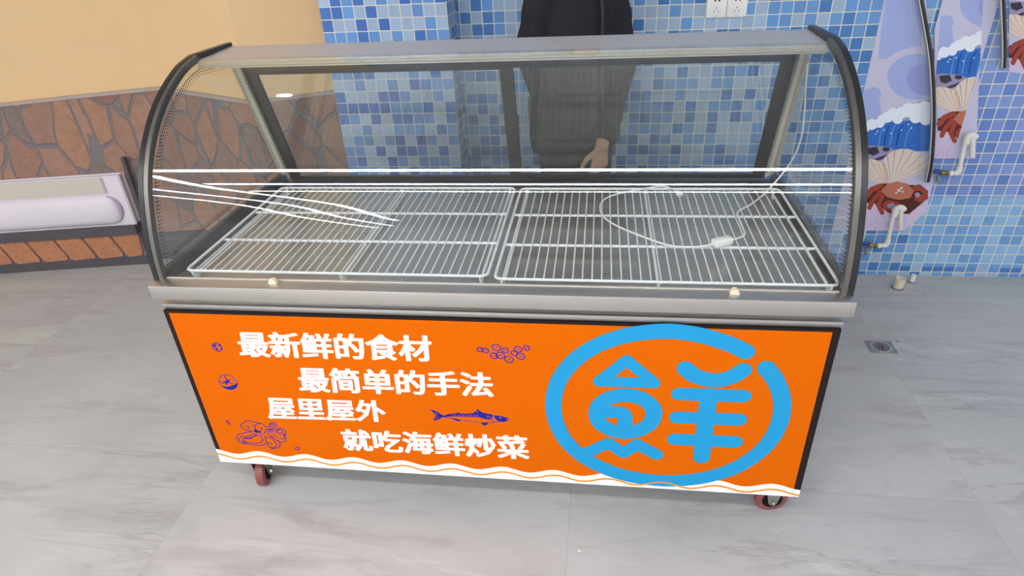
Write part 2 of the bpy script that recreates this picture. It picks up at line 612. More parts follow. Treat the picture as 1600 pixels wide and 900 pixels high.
# left wall: three slightly angled runs in plan, plaster over a stone wainscot
LEFT = [(-6.0, 0.887), (-3.02, 1.4375), (-2.18, 1.592), (-1.86, 1.651), (-1.30, 1.475), (-0.853, 1.60)]


def wall_run(mb, pts, z0, z1, th=0.12, off=0.0):
    """z0, z1 may be lists, one value for each plan point"""
    n = len(pts)
    z0 = z0 if isinstance(z0, list) else [z0] * n
    z1 = z1 if isinstance(z1, list) else [z1] * n
    fr, bk = [], []
    for i, (x, y) in enumerate(pts):
        fr.append((x, y - off)); bk.append((x, y + th))
    for i in range(n - 1):
        a, c = fr[i], fr[i + 1]; d, e = bk[i], bk[i + 1]
        for quad in (
            [(a[0], a[1], z0[i]), (c[0], c[1], z0[i + 1]), (c[0], c[1], z1[i + 1]), (a[0], a[1], z1[i])],
            [(d[0], d[1], z0[i]), (d[0], d[1], z1[i]), (e[0], e[1], z1[i + 1]), (e[0], e[1], z0[i + 1])],
            [(a[0], a[1], z1[i]), (c[0], c[1], z1[i + 1]), (e[0], e[1], z1[i + 1]), (d[0], d[1], z1[i])],
            [(a[0], a[1], z0[i]), (d[0], d[1], z0[i]), (e[0], e[1], z0[i + 1]), (c[0], c[1], z0[i + 1])]):
            mb.face([Vector(q) for q in quad])
    for i in (0, n - 1):
        mb.face([Vector((*fr[i], z0[i])), Vector((*bk[i], z0[i])), Vector((*bk[i], z1[i])), Vector((*fr[i], z1[i]))])
    return mb


TRIM = [0.80, 0.868, 0.905, 0.918, 0.885, 0.905]
struct('wall_left', wall_run(MB(), LEFT, 0.0, CEIL_Z, 0.14, 0.0), 'plaster', 0)
STONE_TOP = [z - 0.004 for z in TRIM]
struct('wall_wainscot', wall_run(MB(), LEFT, 0.0, STONE_TOP, 0.02, 0.012), 'stone', 0)
struct('trim_1', wall_run(MB(), LEFT, STONE_TOP, [z + 0.012 for z in TRIM], 0.0, 0.018), 'cap', 0)
struct('baseboard_left', wall_run(MB(), LEFT[2:], 0.0, 0.16, 0.0, 0.022), 'dark_board', 0)

# ------------------------------------------------------------------ display cabinet
W2 = 0.8807
PROF = [(0.0368, 0.7728), (0.0414, 0.828), (0.054, 0.891), (0.0736, 0.953), (0.0966, 1.0097), (0.130, 1.065), (0.1748, 1.118),
        (0.230, 1.166), (0.299, 1.2087), (0.385, 1.2455), (0.462, 1.262)]
PC = [Vector((p.x, p.y)) for p in catmull([(y, z, 0) for y, z in PROF], 6)]
TRAY_Z = 0.745
cab = thing('display_cabinet', 'stainless seafood display cabinet with curved glass and orange sign front', 'display cabinet', (0, 0.4, 0))


def sweep(mb, prof, o_out, o_in, x0, x1):
    """a band that follows a (y, z) profile between x0 and x1"""
    n = len(prof)
    rows = []
    for i, p in enumerate(prof):
        t = (prof[min(i + 1, n - 1)] - prof[max(i - 1, 0)]).normalized()
        nrm = Vector((-t.y, t.x))      # towards the front and up
        o, q = p + nrm * o_out, p - nrm * o_in
        rows.append([mb.bm.verts.new((x0, o.x, o.y)), mb.bm.verts.new((x1, o.x, o.y)),
                     mb.bm.verts.new((x1, q.x, q.y)), mb.bm.verts.new((x0, q.x, q.y))])
    for a, c in zip(rows, rows[1:]):
        mb.bridge(a, c)
    mb.bm.faces.new(rows[0]); mb.bm.faces.new(rows[-1])
    return mb


# body
b = MB()
b.box((-0.862, 0.009, 0.132), (0.862, 0.80, 0.716), 0.004)
b.box((-0.835, 0.03, 0.714), (0.835, 0.79, 0.736))
body = b.build('body', 'steel_sheet', cab)
b = MB()
b.box((-0.868, 0.004, 0.703), (0.866, 0.03, 0.7165), 0.002)
b.build('lip', 'steel', body)
for x in (-0.846, 0.0, 0.832):
    MB().lathe((x, 0.03, 0.7255), (0, -1, 0), [(0, 0.005), (0.002, 0.005), (0.004, 0.003), (0.004, 0.0005)], 12).build('screw', 'zinc', body)

# ledge (worktop rim) and tray
b = MB()
b.box((-W2, -0.004, 0.7344), (W2, 0.043, 0.7758), 0.0025)
b.box((-W2, 0.04, 0.7344), (W2, 0.85, 0.7425), 0.002)
b.build('ledge', 'steel_sheet', cab)
b = MB()
b.box((-0.872, 0.0435, 0.7400), (0.872, 0.845, TRAY_Z), 0.0)
tray = b.build('tray', 'steel_tray', cab)
for s in (-1, 1):
    MB().box((s * 0.873, 0.044, TRAY_Z - 0.001), (s * 0.8795, 0.84, 0.792), 0.001).build('side_upstand', 'steel_dark', tray)
b = MB()
b.box((-0.872, 0.800, TRAY_Z - 0.001), (0.872, 0.852, 0.754), 0.003)
b.box((-0.872, 0.760, TRAY_Z - 0.001), (0.872, 0.801, 0.7475), 0.001)
b.build('rear_sill', 'steel_dark', tray)
b = MB()
b.box((-0.86, 0.0400, 0.7738), (0.86, 0.0470, 0.7775), 0.001)
b.build('sealant', 'cream', tray)
for (u, v) in ((432, 437), (1147, 457)):
    p = at(u, v, 2, 0.7758)
    b = MB()
    b.prism([(0.011 * math.cos(a), 0.015 * math.sin(a)) for a in [math.pi * k / 10 for k in range(11)]],
            lambda q: Vector((p.x + q[0], 0.020, 0.7755 + q[1])), lambda q: Vector((p.x + q[0], 0.032, 0.7755 + q[1])))
    b.build('glass_stop', 'ivory', cab)

# curved front pane, side panes, black edge bows
sweep(MB(), PC, 0.0, 0.003, -0.8535, 0.8535).build('front_glass', 'glass', cab, 60)
REAR_T, REAR_B = Vector((0.665, 1.245)), Vector((0.835, 0.745))
lean = (REAR_B - REAR_T).normalized()
REAR_B2 = REAR_T + lean * ((0.793 - 1.245) / lean.y)


def side_poly(inset=0.0):
    pts = [p.copy() for p in PC if p.y > 0.79]
    pts = [Vector((PC[0].x + 0.004, 0.793))] + pts + [Vector((0.66, 1.246)), REAR_B2.copy()]
    return pts


for s in (-1, 1):
    x0, x1 = s * 0.862, s * 0.867
    pane = MB().prism([(p.x, p.y) for p in side_poly()], lambda q: Vector((x0, q[0], q[1])), lambda q: Vector((x1, q[0], q[1]))).build('side_glass', 'glass', cab, 0)
    # printed dot border: two staggered rows of dots along every edge of the pane
    poly = side_poly()
    b = MB()
    cen = Vector((0.42, 1.0))
    for row in range(3):
        d = 0.030 + row * 0.0075
        inner = []
        n = len(poly)
        for i in range(n):
            a, c, e = poly[i - 1], poly[i], poly[(i + 1) % n]
            n1 = Vector((-(c - a).y, (c - a).x)).normalized(); n2 = Vector((-(e - c).y, (e - c).x)).normalized()
            if n1.dot(cen - c) < 0: n1 = -n1
            if n2.dot(cen - c) < 0: n2 = -n2
            m = (n1 + n2).normalized()
            inner.append(c + m * (d / max(0.45, m.dot(n1))))
        acc = row % 2 * 0.005
        for i in range(n):
            a, c = inner[i], inner[(i + 1) % n]
            L = (c - a).length
            if L < 1e-6: continue
            while acc < L:
                p = a + (c - a) * (acc / L)
                r = 0.0032 - row * 0.0007
                xx = s * 0.8612
                b.face([Vector((xx, p.x + r * math.cos(k * math.pi / 3), p.y + r * math.sin(k * math.pi / 3))) for k in range(6)])
                acc += 0.010
            acc -= L
    b.build('dot_border', 'frit', pane, 0)
    bow_o = sweep(MB(), PC, 0.010, 0.008, s * 0.8672, s * W2).build('edge_bow', 'rubber', cab, 50)
    sweep(MB(), PC, 0.0085, 0.010, s * 0.8545, s * 0.8671).build('bow_inner_flange', 'bow_grey', bow_o, 50)
    # straight black strip on the canopy edge
    MB().prism([(0.452, 1.250), (0.672, 1.256), (0.672, 1.2705), (0.462, 1.2715), (0.452, 1.268)], lambda q: Vector((s * 0.862, q[0], q[1])), lambda q: Vector((s * W2, q[0], q[1]))).build('canopy_edge_strip', 'rubber', cab)

# canopy
b = MB()
b.prism([(0.458, 1.2545), (0.665, 1.2605), (0.672, 1.252), (0.672, 1.248), (0.458, 1.249)],
        lambda q: Vector((-0.866, q[0], q[1])), lambda q: Vector((0.866, q[0], q[1])))
canopy = b.build('canopy', 'steel_top', cab, 0)
b = MB()
b.box((-0.858, 0.454, 1.2355), (0.858, 0.466, 1.2555), 0.0015)
b.box((-0.858, 0.4515, 1.2405), (0.858, 0.455, 1.2445), 0.001)
b.box((-0.858, 0.4515, 1.2345), (0.858, 0.455, 1.2372), 0.001)
b.build('front_rail', 'rail', canopy)


# leaning rear frame with two sliding glass doors
def lean_pt(x, s, d=0.0):
    """s metres down the leaning plane from its top edge, d metres in front of it"""
    n = Vector((lean.y, -lean.x))          # towards the front
    p = REAR_T + lean * s + n * d
    return Vector((x, p.x, p.y))


LEN = (REAR_B - REAR_T).length


def lean_box(mb, x0, x1, s0, s1, d0, d1):
    v = [mb.bm.verts.new(lean_pt(x, s, d)) for x in (x0, x1) for s in (s0, s1) for d in (d0, d1)]
    for f in ((0, 1, 3, 2), (4, 6, 7, 5), (0, 4, 5, 1), (2, 3, 7, 6), (0, 2, 6, 4), (1, 5, 7, 3)):
        mb.bm.faces.new([v[i] for i in f])
    return mb


for s in (-1, 1):
    lean_box(MB_ := MB(), s * 0.852, s * 0.8795, 0.0, LEN - 0.045, -0.006, 0.016)
    MB_.build('rear_post', 'beige', cab, 0)
b = MB()
lean_box(b, -0.852, 0.852, 0.0, 0.030, -0.012, 0.012)
b.build('rear_top_rail', 'steel_dark', cab, 0)
for k, (xa, xb, d) in enumerate(((-0.851, 0.022, -0.004), (-0.022, 0.851, -0.013))):
    b = MB()
    sw = 0.040
    lean_box(b, xa, xa + (0.040), 0.03, LEN - 0.012, d, d + 0.008)
    lean_box(b, xb - 0.040, xb, 0.03, LEN - 0.012, d, d + 0.008)
    lean_box(b, xa + 0.040, xb - 0.040, 0.03, 0.082, d, d + 0.008)
    lean_box(b, xa + 0.040, xb - 0.040, LEN - 0.030, LEN - 0.012, d, d + 0.008)
    door = b.build('sliding_door', 'steel_dark', cab, 0)
    p = MB()
    lean_box(p, xa + 0.041, xb - 0.041, 0.083, LEN - 0.031, d + 0.002, d + 0.006)
    p.build('door_glass', 'glass_door', door, 0)


# casters
def caster(x, y, ang, wheel_r=0.048):
    R = Matrix.Translation((x, y, 0)) @ Matrix.Rotation(ang, 4, 'Z')
    b = MB()
    b.box((-0.04, -0.035, 0.126), (0.04, 0.035, 0.1318), 0.001)
    b.lathe((0.0, 0, 0.112), (0, 0, 1), [(0, 0.028), (0.014, 0.028)])
    for s in (-1, 1):
        poly = [(-0.028, 0.114), (0.028, 0.114), (0.012, 0.040), (0.006, 0.034), (-0.006, 0.034), (-0.012, 0.040)]
        b.prism(poly, lambda q: Vector((s * 0.019, q[0], q[1])), lambda q: Vector((s * 0.0225, q[0], q[1])))
    b.box((-0.0225, -0.028, 0.108), (0.0225, 0.028, 0.114))
    b.bm.transform(R)
    fork = b.build('caster', 'zinc', cab)
    b = MB()
    b.lathe((-0.015, 0, wheel_r), (1, 0, 0), [(0, 0.024), (0, 0.040), (0.004, 0.047), (0.012, 0.048), (0.018, 0.048), (0.026, 0.047), (0.030, 0.040), (0.030, 0.024)], 36)
    b.bm.transform(R)
    b.build('wheel', 'red_wheel', fork, 30)
    b = MB()
    b.lathe((-0.0155, 0, wheel_r), (1, 0, 0), [(0, 0.030), (0.031, 0.030)], 24)
    b.bm.transform(R)
    b.build('hub', 'black_hole', fork)
    b = MB()
    b.lathe((-0.030, 0, wheel_r - 0.004), (1, 0, 0), [(0, 0.005), (0.004, 0.008), (0.056, 0.008), (0.060, 0.005)], 6)
    b.bm.transform(R)
    b.build('axle_bolt', 'zinc', fork)


caster(-0.772, 0.056, math.radians(12))
caster(0.818, 0.080, math.radians(96))
caster(-0.772, 0.715, math.radians(10))
caster(0.79, 0.715, math.radians(70))

# ---------------- sign panel with its print
PX0, PX1, PZ0, PZ1 = -0.8645, 0.8625, 0.138, 0.699


def pp(u, v):
    q = at(u, v, 1, 0.0)
    return Vector((q.x, q.z))


panel = MB().box((PX0, 0.0, PZ0), (PX1, 0.0088, PZ1), 0.0).build('sign_panel', 'frame_black', cab, 0)


def printed(name, m, polys, layer):
    b = MB()
    y1 = -0.0004 * layer
    vs, fs = union2(polys)
    sheet(b, vs, fs, lambda q: Vector((q[0], y1, q[1])), lambda q: Vector((q[0], 0.0, q[1])))
    return b.build(name, m, panel, 0)


def ribbon(pts, w, capped=True, n=10):
    """2-D polygon of a stroke with round caps"""
    pts = [Vector((p[0], p[1])) for p in pts]
    L, Rr = [], []
    N = len(pts)
    ws = w if isinstance(w, list) else [w] * N
    for i, p in enumerate(pts):
        t = (pts[min(i + 1, N - 1)] - pts[max(i - 1, 0)]).normalized()
        nn = Vector((-t.y, t.x))
        L.append(p + nn * ws[i] / 2); Rr.append(p - nn * ws[i] / 2)

    def cap(p, t, r):
        a0 = math.atan2(t.y, t.x)
        return [p + Vector((math.cos(a0 + math.pi / 2 - math.pi * k / n), math.sin(a0 + math.pi / 2 - math.pi * k / n))) * r for k in range(1, n)]
    quads = []
    for i in range(N - 1):
        quads.append([L[i], L[i + 1], Rr[i + 1], Rr[i]])
    if capped:
        for p, r in ((pts[0], ws[0] / 2), (pts[-1], ws[-1] / 2)):
            quads.append([p + Vector((math.cos(2 * math.pi * k / (2 * n)), math.sin(2 * math.pi * k / (2 * n)))) * r for k in range(2 * n)])
    return quads


def joints(pts, w, n=20):
    return [[Vector((p[0], p[1])) + Vector((math.cos(2 * math.pi * k / n), math.sin(2 * math.pi * k / n))) * (w / 2) for k in range(n)] for p in pts]


def smooth2(pts, per=6, closed=False):
    return [Vector((p.x, p.y)) for p in catmull([(p[0], p[1], 0) for p in pts], per, closed)]


printed('orange_field', 'orange', [[(PX0, PZ0), (PX1, PZ0), (PX1, PZ1), (PX0, PZ1)]], 0.5)
# black edge of the sign
bw = 0.008
zb_ = 0.176
printed('black_border', 'frame_black', [
    [(PX0, PZ1), (PX1, PZ1), (PX1, PZ1 - bw), (PX0, PZ1 - bw)],
    [(PX0, PZ1 - bw), (PX0 + 0.0135, PZ1 - bw), (PX0 + 0.0135, zb_), (PX0, zb_)],
    [(PX1 - 0.018, PZ1 - bw), (PX1, PZ1 - bw), (PX1, zb_ - 0.02), (PX1 - 0.018, zb_ - 0.02)]], 1)
# white wave band
A0 = pp(404, 705); A1 = pp(1208, 756)
PER = (A1.x - A0.x) / 10


def wave_z(x, off=0.0):
    base = A0.y + (A1.y - A0.y) * (x - A0.x) / (A1.x - A0.x)
    return base - 0.0085 + 0.0085 * math.cos(2 * math.pi * (x - A0.x) / PER) - off


xs = [PX0 + (PX1 - PX0) * k / 160 for k in range(161)]
wb = [[(xs[i], wave_z(xs[i])), (xs[i + 1], wave_z(xs[i + 1])), (xs[i + 1], PZ0), (xs[i], PZ0)] for i in range(160)]
printed('white_wave_band', 'white_print', wb, 2)
wl = []
for i in range(160):
    wl.append([(xs[i], wave_z(xs[i] - 0.004, 0.0175)), (xs[i + 1], wave_z(xs[i + 1] - 0.004, 0.0175)),
               (xs[i + 1], wave_z(xs[i + 1] - 0.004, 0.0225)), (xs[i], wave_z(xs[i] - 0.004, 0.0225))])
printed('amber_wave_line', 'orange2', wl, 5)


# big round emblem (traced on the sign's own plane)
def E3(pts):
    return [pp(820 + x / 3, 490 + y / 3) for x, y in pts]


SW = 0.0435
em = []
ringpts = smooth2(E3([(1036, 178), (960, 142), (860, 110), (770, 91), (670, 82), (560, 88), (450, 108), (345, 145), (255, 200), (190, 265), (150, 335),
                      (134, 420), (144, 500), (178, 575), (230, 636), (300, 688), (390, 732), (480, 760), (580, 777), (680, 783), (790, 776), (890, 756),
                      (990, 720), (1080, 664), (1145, 600), (1190, 520), (1206, 440), (1198, 370), (1170, 305), (1131, 254)]), 5)
em += ribbon(ringpts, SW)
tri = E3([(478, 218), (348, 317), (606, 325)])
tp = tri + [tri[0]]
for a, c in zip(tp, tp[1:]):
    em += ribbon([a, c], 0.032)
oval = smooth2(E3([(470, 382), (545, 396), (596, 436), (604, 475), (585, 515), (535, 546), (470, 557), (405, 545), (352, 512), (336, 468), (352, 424), (402, 393)]), 6, True)
em += ribbon(oval + [oval[0]], SW)
q_ = smooth2(E3([(395, 460), (440, 461), (465, 473), (470, 500), (468, 545)]), 5)
em += ribbon(q_, 0.040)
em += [[*E3([(340, 440), (398, 436), (398, 486), (340, 486)])]]
zz = E3([(292, 650), (392, 606), (462, 652), (528, 612), (617, 660)])
for a, c in zip(zz, zz[1:]):
    em += ribbon([a, c], 0.037)
em += ribbon(smooth2(E3([(752, 256), (800, 292), (885, 312), (965, 298), (1022, 264)]), 6), SW)
for a, c in (((722, 376), (1024, 386)), ((712, 486), (1004, 496)), ((702, 588), (986, 600))):
    em += ribbon(E3([a, c]), 0.040)
em += ribbon(E3([(862, 380), (828, 672)]), 0.044)
printed('round_emblem', 'sky', em, 4)


# lettering
def lettering(body_text, l_top, l_bot, r_top, r_bot, grow=0.037, ky=2.2):
    c = bpy.data.curves.new('lettering', 'FONT')
    c.body = body_text; c.size = 1.0; c.resolution_u = 2
    o = bpy.data.objects.new('lettering_curve', c)
    COL.objects.link(o)
    dg = bpy.context.evaluated_depsgraph_get()
    me = bpy.data.meshes.new_from_object(o.evaluated_get(dg))
    bpy.data.objects.remove(o); bpy.data.curves.remove(c)
    bm = bmesh.new(); bm.from_mesh(me); bpy.data.meshes.remove(me)
    bmesh.ops.remove_doubles(bm, verts=bm.verts[:], dist=1e-5)
    groups = {}
    for f in bm.faces:
        groups.setdefault(int(f.calc_center_median().x), []).append(f)
    out_v, out_f = [], []
    n = 8
    for g in groups.values():
        polys = [[(v.co.x, v.co.y * ky) for v in f.verts] for f in g]
        bv = set()
        for f in g:
            for e in f.edges:
                if len(e.link_faces) == 1:
                    a, d = (Vector((v.co.x, v.co.y * ky)) for v in e.verts)
                    t = (d - a)
                    if t.length < 1e-6: continue
                    nn = Vector((-t.y, t.x)).normalized() * grow
                    polys.append([a + nn, d + nn, d - nn, a - nn])
                    bv.update(e.verts)
        for v in bv:
            polys.append([(v.co.x + grow * math.cos(2 * math.pi * (k + 0.5) / n) * 1.05, v.co.y * ky + grow * math.sin(2 * math.pi * (k + 0.5) / n) * 1.05) for k in range(n)])
        vs, fs = union2(polys)
        k0 = len(out_v)
        out_v += [Vector((v.x, v.y / ky)) for v in vs]
        out_f += [[k + k0 for k in f] for f in fs]
    bm.free()
    x0, x1 = min(v.x for v in out_v), max(v.x for v in out_v)
    y0, y1 = min(v.y for v in out_v), max(v.y for v in out_v)
    LT, LB, RT_, RB = pp(*l_top), pp(*l_bot), pp(*r_top), pp(*r_bot)
    qs = []
    for v in out_v:
        a = (v.x - x0) / (x1 - x0); t = (v.y - y0) / (y1 - y0)
        qs.append((LB * (1 - t) + LT * t) * (1 - a) + (RB * (1 - t) + RT_ * t) * a)
    b = MB()
    sheet(b, qs, out_f, lambda q: Vector((q[0], -0.0012, q[1])), lambda q: Vector((q[0], 0.0, q[1])))
    return b.build('lettering', 'white_print', panel, 0)


lettering('最新鲜的食材', (368, 517), (376, 557), (673, 524), (677, 565))
lettering('最简单的手法', (463, 573), (469, 612), (768, 582), (772, 620))
lettering('屋里屋外', (414, 619), (420, 654), (600, 626), (605, 659))
lettering('就吃海鲜炒菜', (531, 670), (538, 703), (824, 681), (828, 718))


# navy drawings
def px(ox, oy, sc, pts):
    return [pp(ox + x / sc, oy + y / sc) for x, y in pts]


def line(ox, oy, sc, pts, w=0.0027, per=5):
    return ribbon(smooth2(px(ox, oy, sc, pts), per), w, True, 4)


oc = []
for pts in (
    [(855, 375), (825, 335), (770, 315), (700, 296), (640, 285), (580, 275), (525, 288), (478, 320), (460, 352), (480, 385), (530, 415), (600, 430), (650, 442)],
    [(690, 345), (720, 325), (760, 320)], [(690, 345), (690, 380), (680, 415)], [(540, 350), (600, 372)], [(560, 395), (620, 400)], [(640, 340), (660, 372)],
    [(860, 375), (910, 360), (912, 328), (940, 306), (985, 304), (1025, 325), (1024, 360), (990, 384), (940, 400), (880, 405)],
    [(922, 344), (950, 325), (992, 328), (985, 350), (930, 372)],
    [(890, 412), (1000, 416), (1030, 418), (1050, 400), (1100, 393), (1150, 412), (1166, 450), (1150, 480), (1090, 490), (1030, 466), (960, 442), (890, 428)],
    [(1030, 424), (1080, 412), (1120, 434), (1105, 462), (1060, 456), (1012, 428)],
    [(890, 440), (950, 470), (1020, 525), (1080, 556), (1130, 560), (1152, 530), (1135, 495), (1175, 488)],
    [(1150, 500), (1162, 540), (1178, 575), (1130, 604), (1080, 600), (1000, 560), (930, 505), (880, 462)],
    [(850, 525), (900, 535), (960, 565), (1010, 620), (1022, 660), (990, 690), (940, 694), (900, 672), (885, 632), (920, 622), (952, 640)],
    [(930, 520), (1010, 570), (1070, 612), (1080, 652), (1050, 690), (980, 707), (925, 695), (885, 655)],
    [(740, 500), (790, 520), (806, 562), (790, 602), (740, 620), (640, 625), (560, 605), (500, 582), (488, 562), (520, 550), (600, 555), (650, 530), (700, 505), (740, 500)],
    [(845, 510), (848, 560), (866, 600), (840, 642), (770, 657), (680, 656), (590, 636), (530, 606), (485, 580)],
    [(650, 440), (560, 456), (470, 475), (408, 500), (404, 560), (430, 600), (470, 620), (530, 636)],
    [(680, 465), (600, 510), (530, 520), (470, 522), (440, 552), (450, 590), (490, 610), (560, 640)],
    [(710, 480), (660, 520), (600, 540), (520, 540)], [(860, 400), (850, 440), (830, 470)], [(770, 470), (820, 500)],
    [(770, 380), (800, 400), (790, 415)]):
    oc += line(330, 630, 10, pts)
oc += [px(330, 630, 10, [(660, 425), (700, 402), (735, 428), (780, 428), (785, 455), (740, 466), (690, 456)])]
printed('octopus_drawing', 'navy', oc, 1)

fi = [px(660, 620, 10, p) for p in (
    [(112, 194), (190, 213), (250, 245), (325, 290), (330, 312), (270, 345), (220, 366), (170, 371), (190, 322), (215, 297), (180, 255)],
    [(320, 296), (400, 270), (500, 260), (560, 245), (610, 260), (700, 262), (790, 256), (860, 190), (940, 245), (1070, 272), (1115, 288), (1085, 330),
     (1050, 360), (960, 345), (900, 322), (780, 316), (600, 312), (450, 308), (330, 318)],
    [(1130, 285), (1230, 300), (1320, 325), (1366, 342), (1300, 358), (1372, 370), (1280, 386), (1180, 380), (1142, 352), (1122, 320)],
    [(440, 328), (520, 338), (605, 362), (580, 384), (520, 372)],
    [(922, 402), (1028, 402), (1025, 425), (970, 452), (925, 425)])]
fi += line(660, 620, 10, [(330, 315), (450, 340), (560, 362), (700, 376), (850, 396), (1000, 403), (1150, 395), (1285, 387)], 0.0018)
fi += line(660, 620, 10, [(1085, 335), (1100, 368), (1132, 390)], 0.0022)
printed('fish_drawing', 'navy', fi, 1)
fs = []
for k in range(10):
    x = 470 + k * 42
    fs += ribbon(px(660, 620, 10, [(x, 280), (x + 16, 312)]), 0.0018, False)
for p in ([(240, 285), (200, 240)], [(250, 310), (210, 340)], [(820, 240), (850, 212)], [(850, 245), (880, 220)], [(1000, 290), (1030, 335)], [(1040, 295), (1060, 330)]):
    fs += ribbon(px(660, 620, 10, p), 0.0011, False)
fs += [px(660, 620, 10, [(1215 + 17 * math.cos(a), 325 + 10 * math.sin(a)) for a in [k * math.pi / 5 for k in range(10)]])]
printed('fish_markings', 'orange', fs, 2)


def ringlet(u, v, rx, ry, ang=0.3, w=0.0028, dot=True):
    out = []
    pts = []
    for k in range(21):
        a = 2 * math.pi * k / 20
        x, y = rx * math.cos(a), ry * math.sin(a)
        pts.append(pp(u + x * math.cos(ang) - y * math.sin(ang), v + x * math.sin(ang) + y * math.cos(ang)))
    out += ribbon(pts, w, False)
    if dot:
        out += [[pp(u + rx * 0.22 * math.cos(k * 0.785), v + ry * 0.22 * math.sin(k * 0.785)) for k in range(8)]]
        for a in (0.7, 2.3, 3.8, 5.4):
            out += ribbon([pp(u + rx * 0.45 * math.cos(a), v + ry * 0.45 * math.sin(a)), pp(u + rx * 0.68 * math.cos(a), v + ry * 0.68 * math.sin(a))], 0.002, False)
    return out


sl = []
for x, y, r in ((1000, 132, 23), (1043, 138, 25), (1128, 115, 34), (1197, 137, 26), (1298, 128, 30), (1365, 118, 25), (1110, 180, 30), (1160, 176, 34), (1268, 160, 26), (1318, 184, 33), (1227, 208, 34)):
    sl += ringlet(550 + x / 5, 520 + y / 5, r / 5, r / 5 * 0.72)
printed('slice_drawing', 'navy', sl, 1)
tm = ringlet(339.5, 542.3, 8.2, 5.6, 0.5, 0.003, False)
tm += [px(310, 500, 10, p) for p in ([(225, 395), (270, 375), (290, 405), (255, 420), (280, 440), (260, 445)], [(262, 440), (300, 430), (310, 460), (290, 478)],
                                      [(310, 375), (350, 400), (335, 420), (312, 400)], [(330, 440), (362, 430), (340, 470)])]
printed('tomato_slice_drawing', 'navy', tm, 1)
t2 = ringlet(356.5, 597, 15.2, 10.6, 0.45, 0.0022, False)
t2 += [[pp(250 + x / 4, 480 + y / 4) for x, y in p] for p in (
    [(385, 490), (420, 497), (465, 485), (482, 470), (484, 492), (470, 510), (440, 516), (410, 508)],
    [(415, 465), (400, 425), (422, 455), (440, 445), (432, 464), (452, 475), (425, 472), (412, 492), (408, 472), (372, 482), (402, 464), (376, 455)])]
for p in ([(404, 420), (410, 440)], [(375, 425), (395, 445)], [(358, 462), (385, 466)], [(445, 450), (470, 462)], [(440, 480), (465, 478)], [(395, 492), (400, 505)]):
    t2 += ribbon([pp(250 + x / 4, 480 + y / 4) for x, y in p], 0.002, False)
printed('tomato_drawing', 'navy', t2, 1)
printed('seed_drawing', 'navy', ringlet(356.8, 659.8, 3.8, 1.7, 1.0, 0.003, False), 1)
printed('seed_drawing', 'navy', ringlet(464.6, 700.7, 3.2, 2.0, -0.3, 0.003, False), 1)

# ------------------------------------------------------------------ wire racks
ZR = 0.776
NW = 33


def rack(x0, x1, y0, y1, label, feet_x):
    t = thing('wire_rack', label, 'wire rack', ((x0 + x1) / 2, (y0 + y1) / 2, TRAY_Z), 'white wire racks in the cabinet')
    r = 0.0040
    c = 0.018
    loop = []
    for (cx, cy, a0) in ((x1 - c, y1 - c, 0), (x0 + c, y1 - c, 90), (x0 + c, y0 + c, 180), (x1 - c, y0 + c, 270)):
        for k in range(5):
            a = math.radians(a0 + k * 22.5)
            loop.append((cx + c * math.cos(a), cy + c * math.sin(a), ZR))
    MB().tube(loop, r, 10, True).build('frame', 'white_wire', t)
    for f in (1 / 3, 2 / 3):
        y = y0 + (y1 - y0) * f
        MB().tube([(x0, y, ZR - 0.0058), (x1, y, ZR - 0.0058)], r, 8).build('cross_rod', 'white_wire', t)
    # support rods with bent feet, running front to back underneath
    for fx in feet_x:
        s = 0
        pts = [(fx, y0, ZR), (fx, y0 + 0.002, ZR - 0.012), (fx, y0 + 0.008, TRAY_Z + 0.008), (fx, y0 + 0.018, TRAY_Z + 0.0042), (fx, y0 + 0.03, TRAY_Z + 0.010),
               (fx, y0 + 0.05, ZR - 0.016), (fx, y1 - 0.05, ZR - 0.016), (fx, y1 - 0.03, TRAY_Z + 0.010), (fx, y1 - 0.018, TRAY_Z + 0.0042), (fx, y1 - 0.008, TRAY_Z + 0.008),
               (fx, y1 - 0.002, ZR - 0.012), (fx, y1, ZR)]
        b = MB().tube(catmull(pts, 4), r, 8)
        for f in (1 / 3, 2 / 3):
            y = y0 + (y1 - y0) * f
            b.tube([(fx, y - 0.004, ZR - 0.0058), (fx, y, ZR - 0.010), (fx, y + 0.012, ZR - 0.016)], r, 8)
        b.build('support_rod', 'white_wire', t)
    wm = None
    for k in range(NW):
        x = x0 + 0.004 + (x1 - x0 - 0.008) * (k + 1) / (NW + 1)
        if wm is None:
            me_o = MB().tube([(0, y0 - 0.0005, ZR + 0.001), (0, (y0 + y1) / 2, ZR + 0.0003), (0, y1 + 0.0005, ZR + 0.001)], 0.0019, 6).build('wire', 'white_wire', t)
            wm = me_o
            o = me_o
        else:
            o = wm.copy(); COL.objects.link(o)
            o.parent = t
            o.matrix_parent_inverse = world_mat(t).inverted()
        o.location = (x, 0, 0)
    return t


rack(-0.824, 0.012, 0.084, 0.694, 'left white wire rack inside the cabinet, empty, no cord on it', (-0.806, -0.383, -0.006))
rack(0.033, 0.866, 0.072, 0.690, 'right white wire rack inside the cabinet, carrying the white cord', (0.051, 0.444, 0.848))

# ------------------------------------------------------------------ power cord with inline switch and plug
cord = thing('power_cord', 'white power cord with inline switch and plug lying on right wire rack', 'cord', (0.6, 0.4, ZR))
ZC = ZR + 0.0062


def on_rack(u, v, dz=0.0):
    p = at(u, v, 2, ZC + dz)
    return (p.x, p.y, p.z)


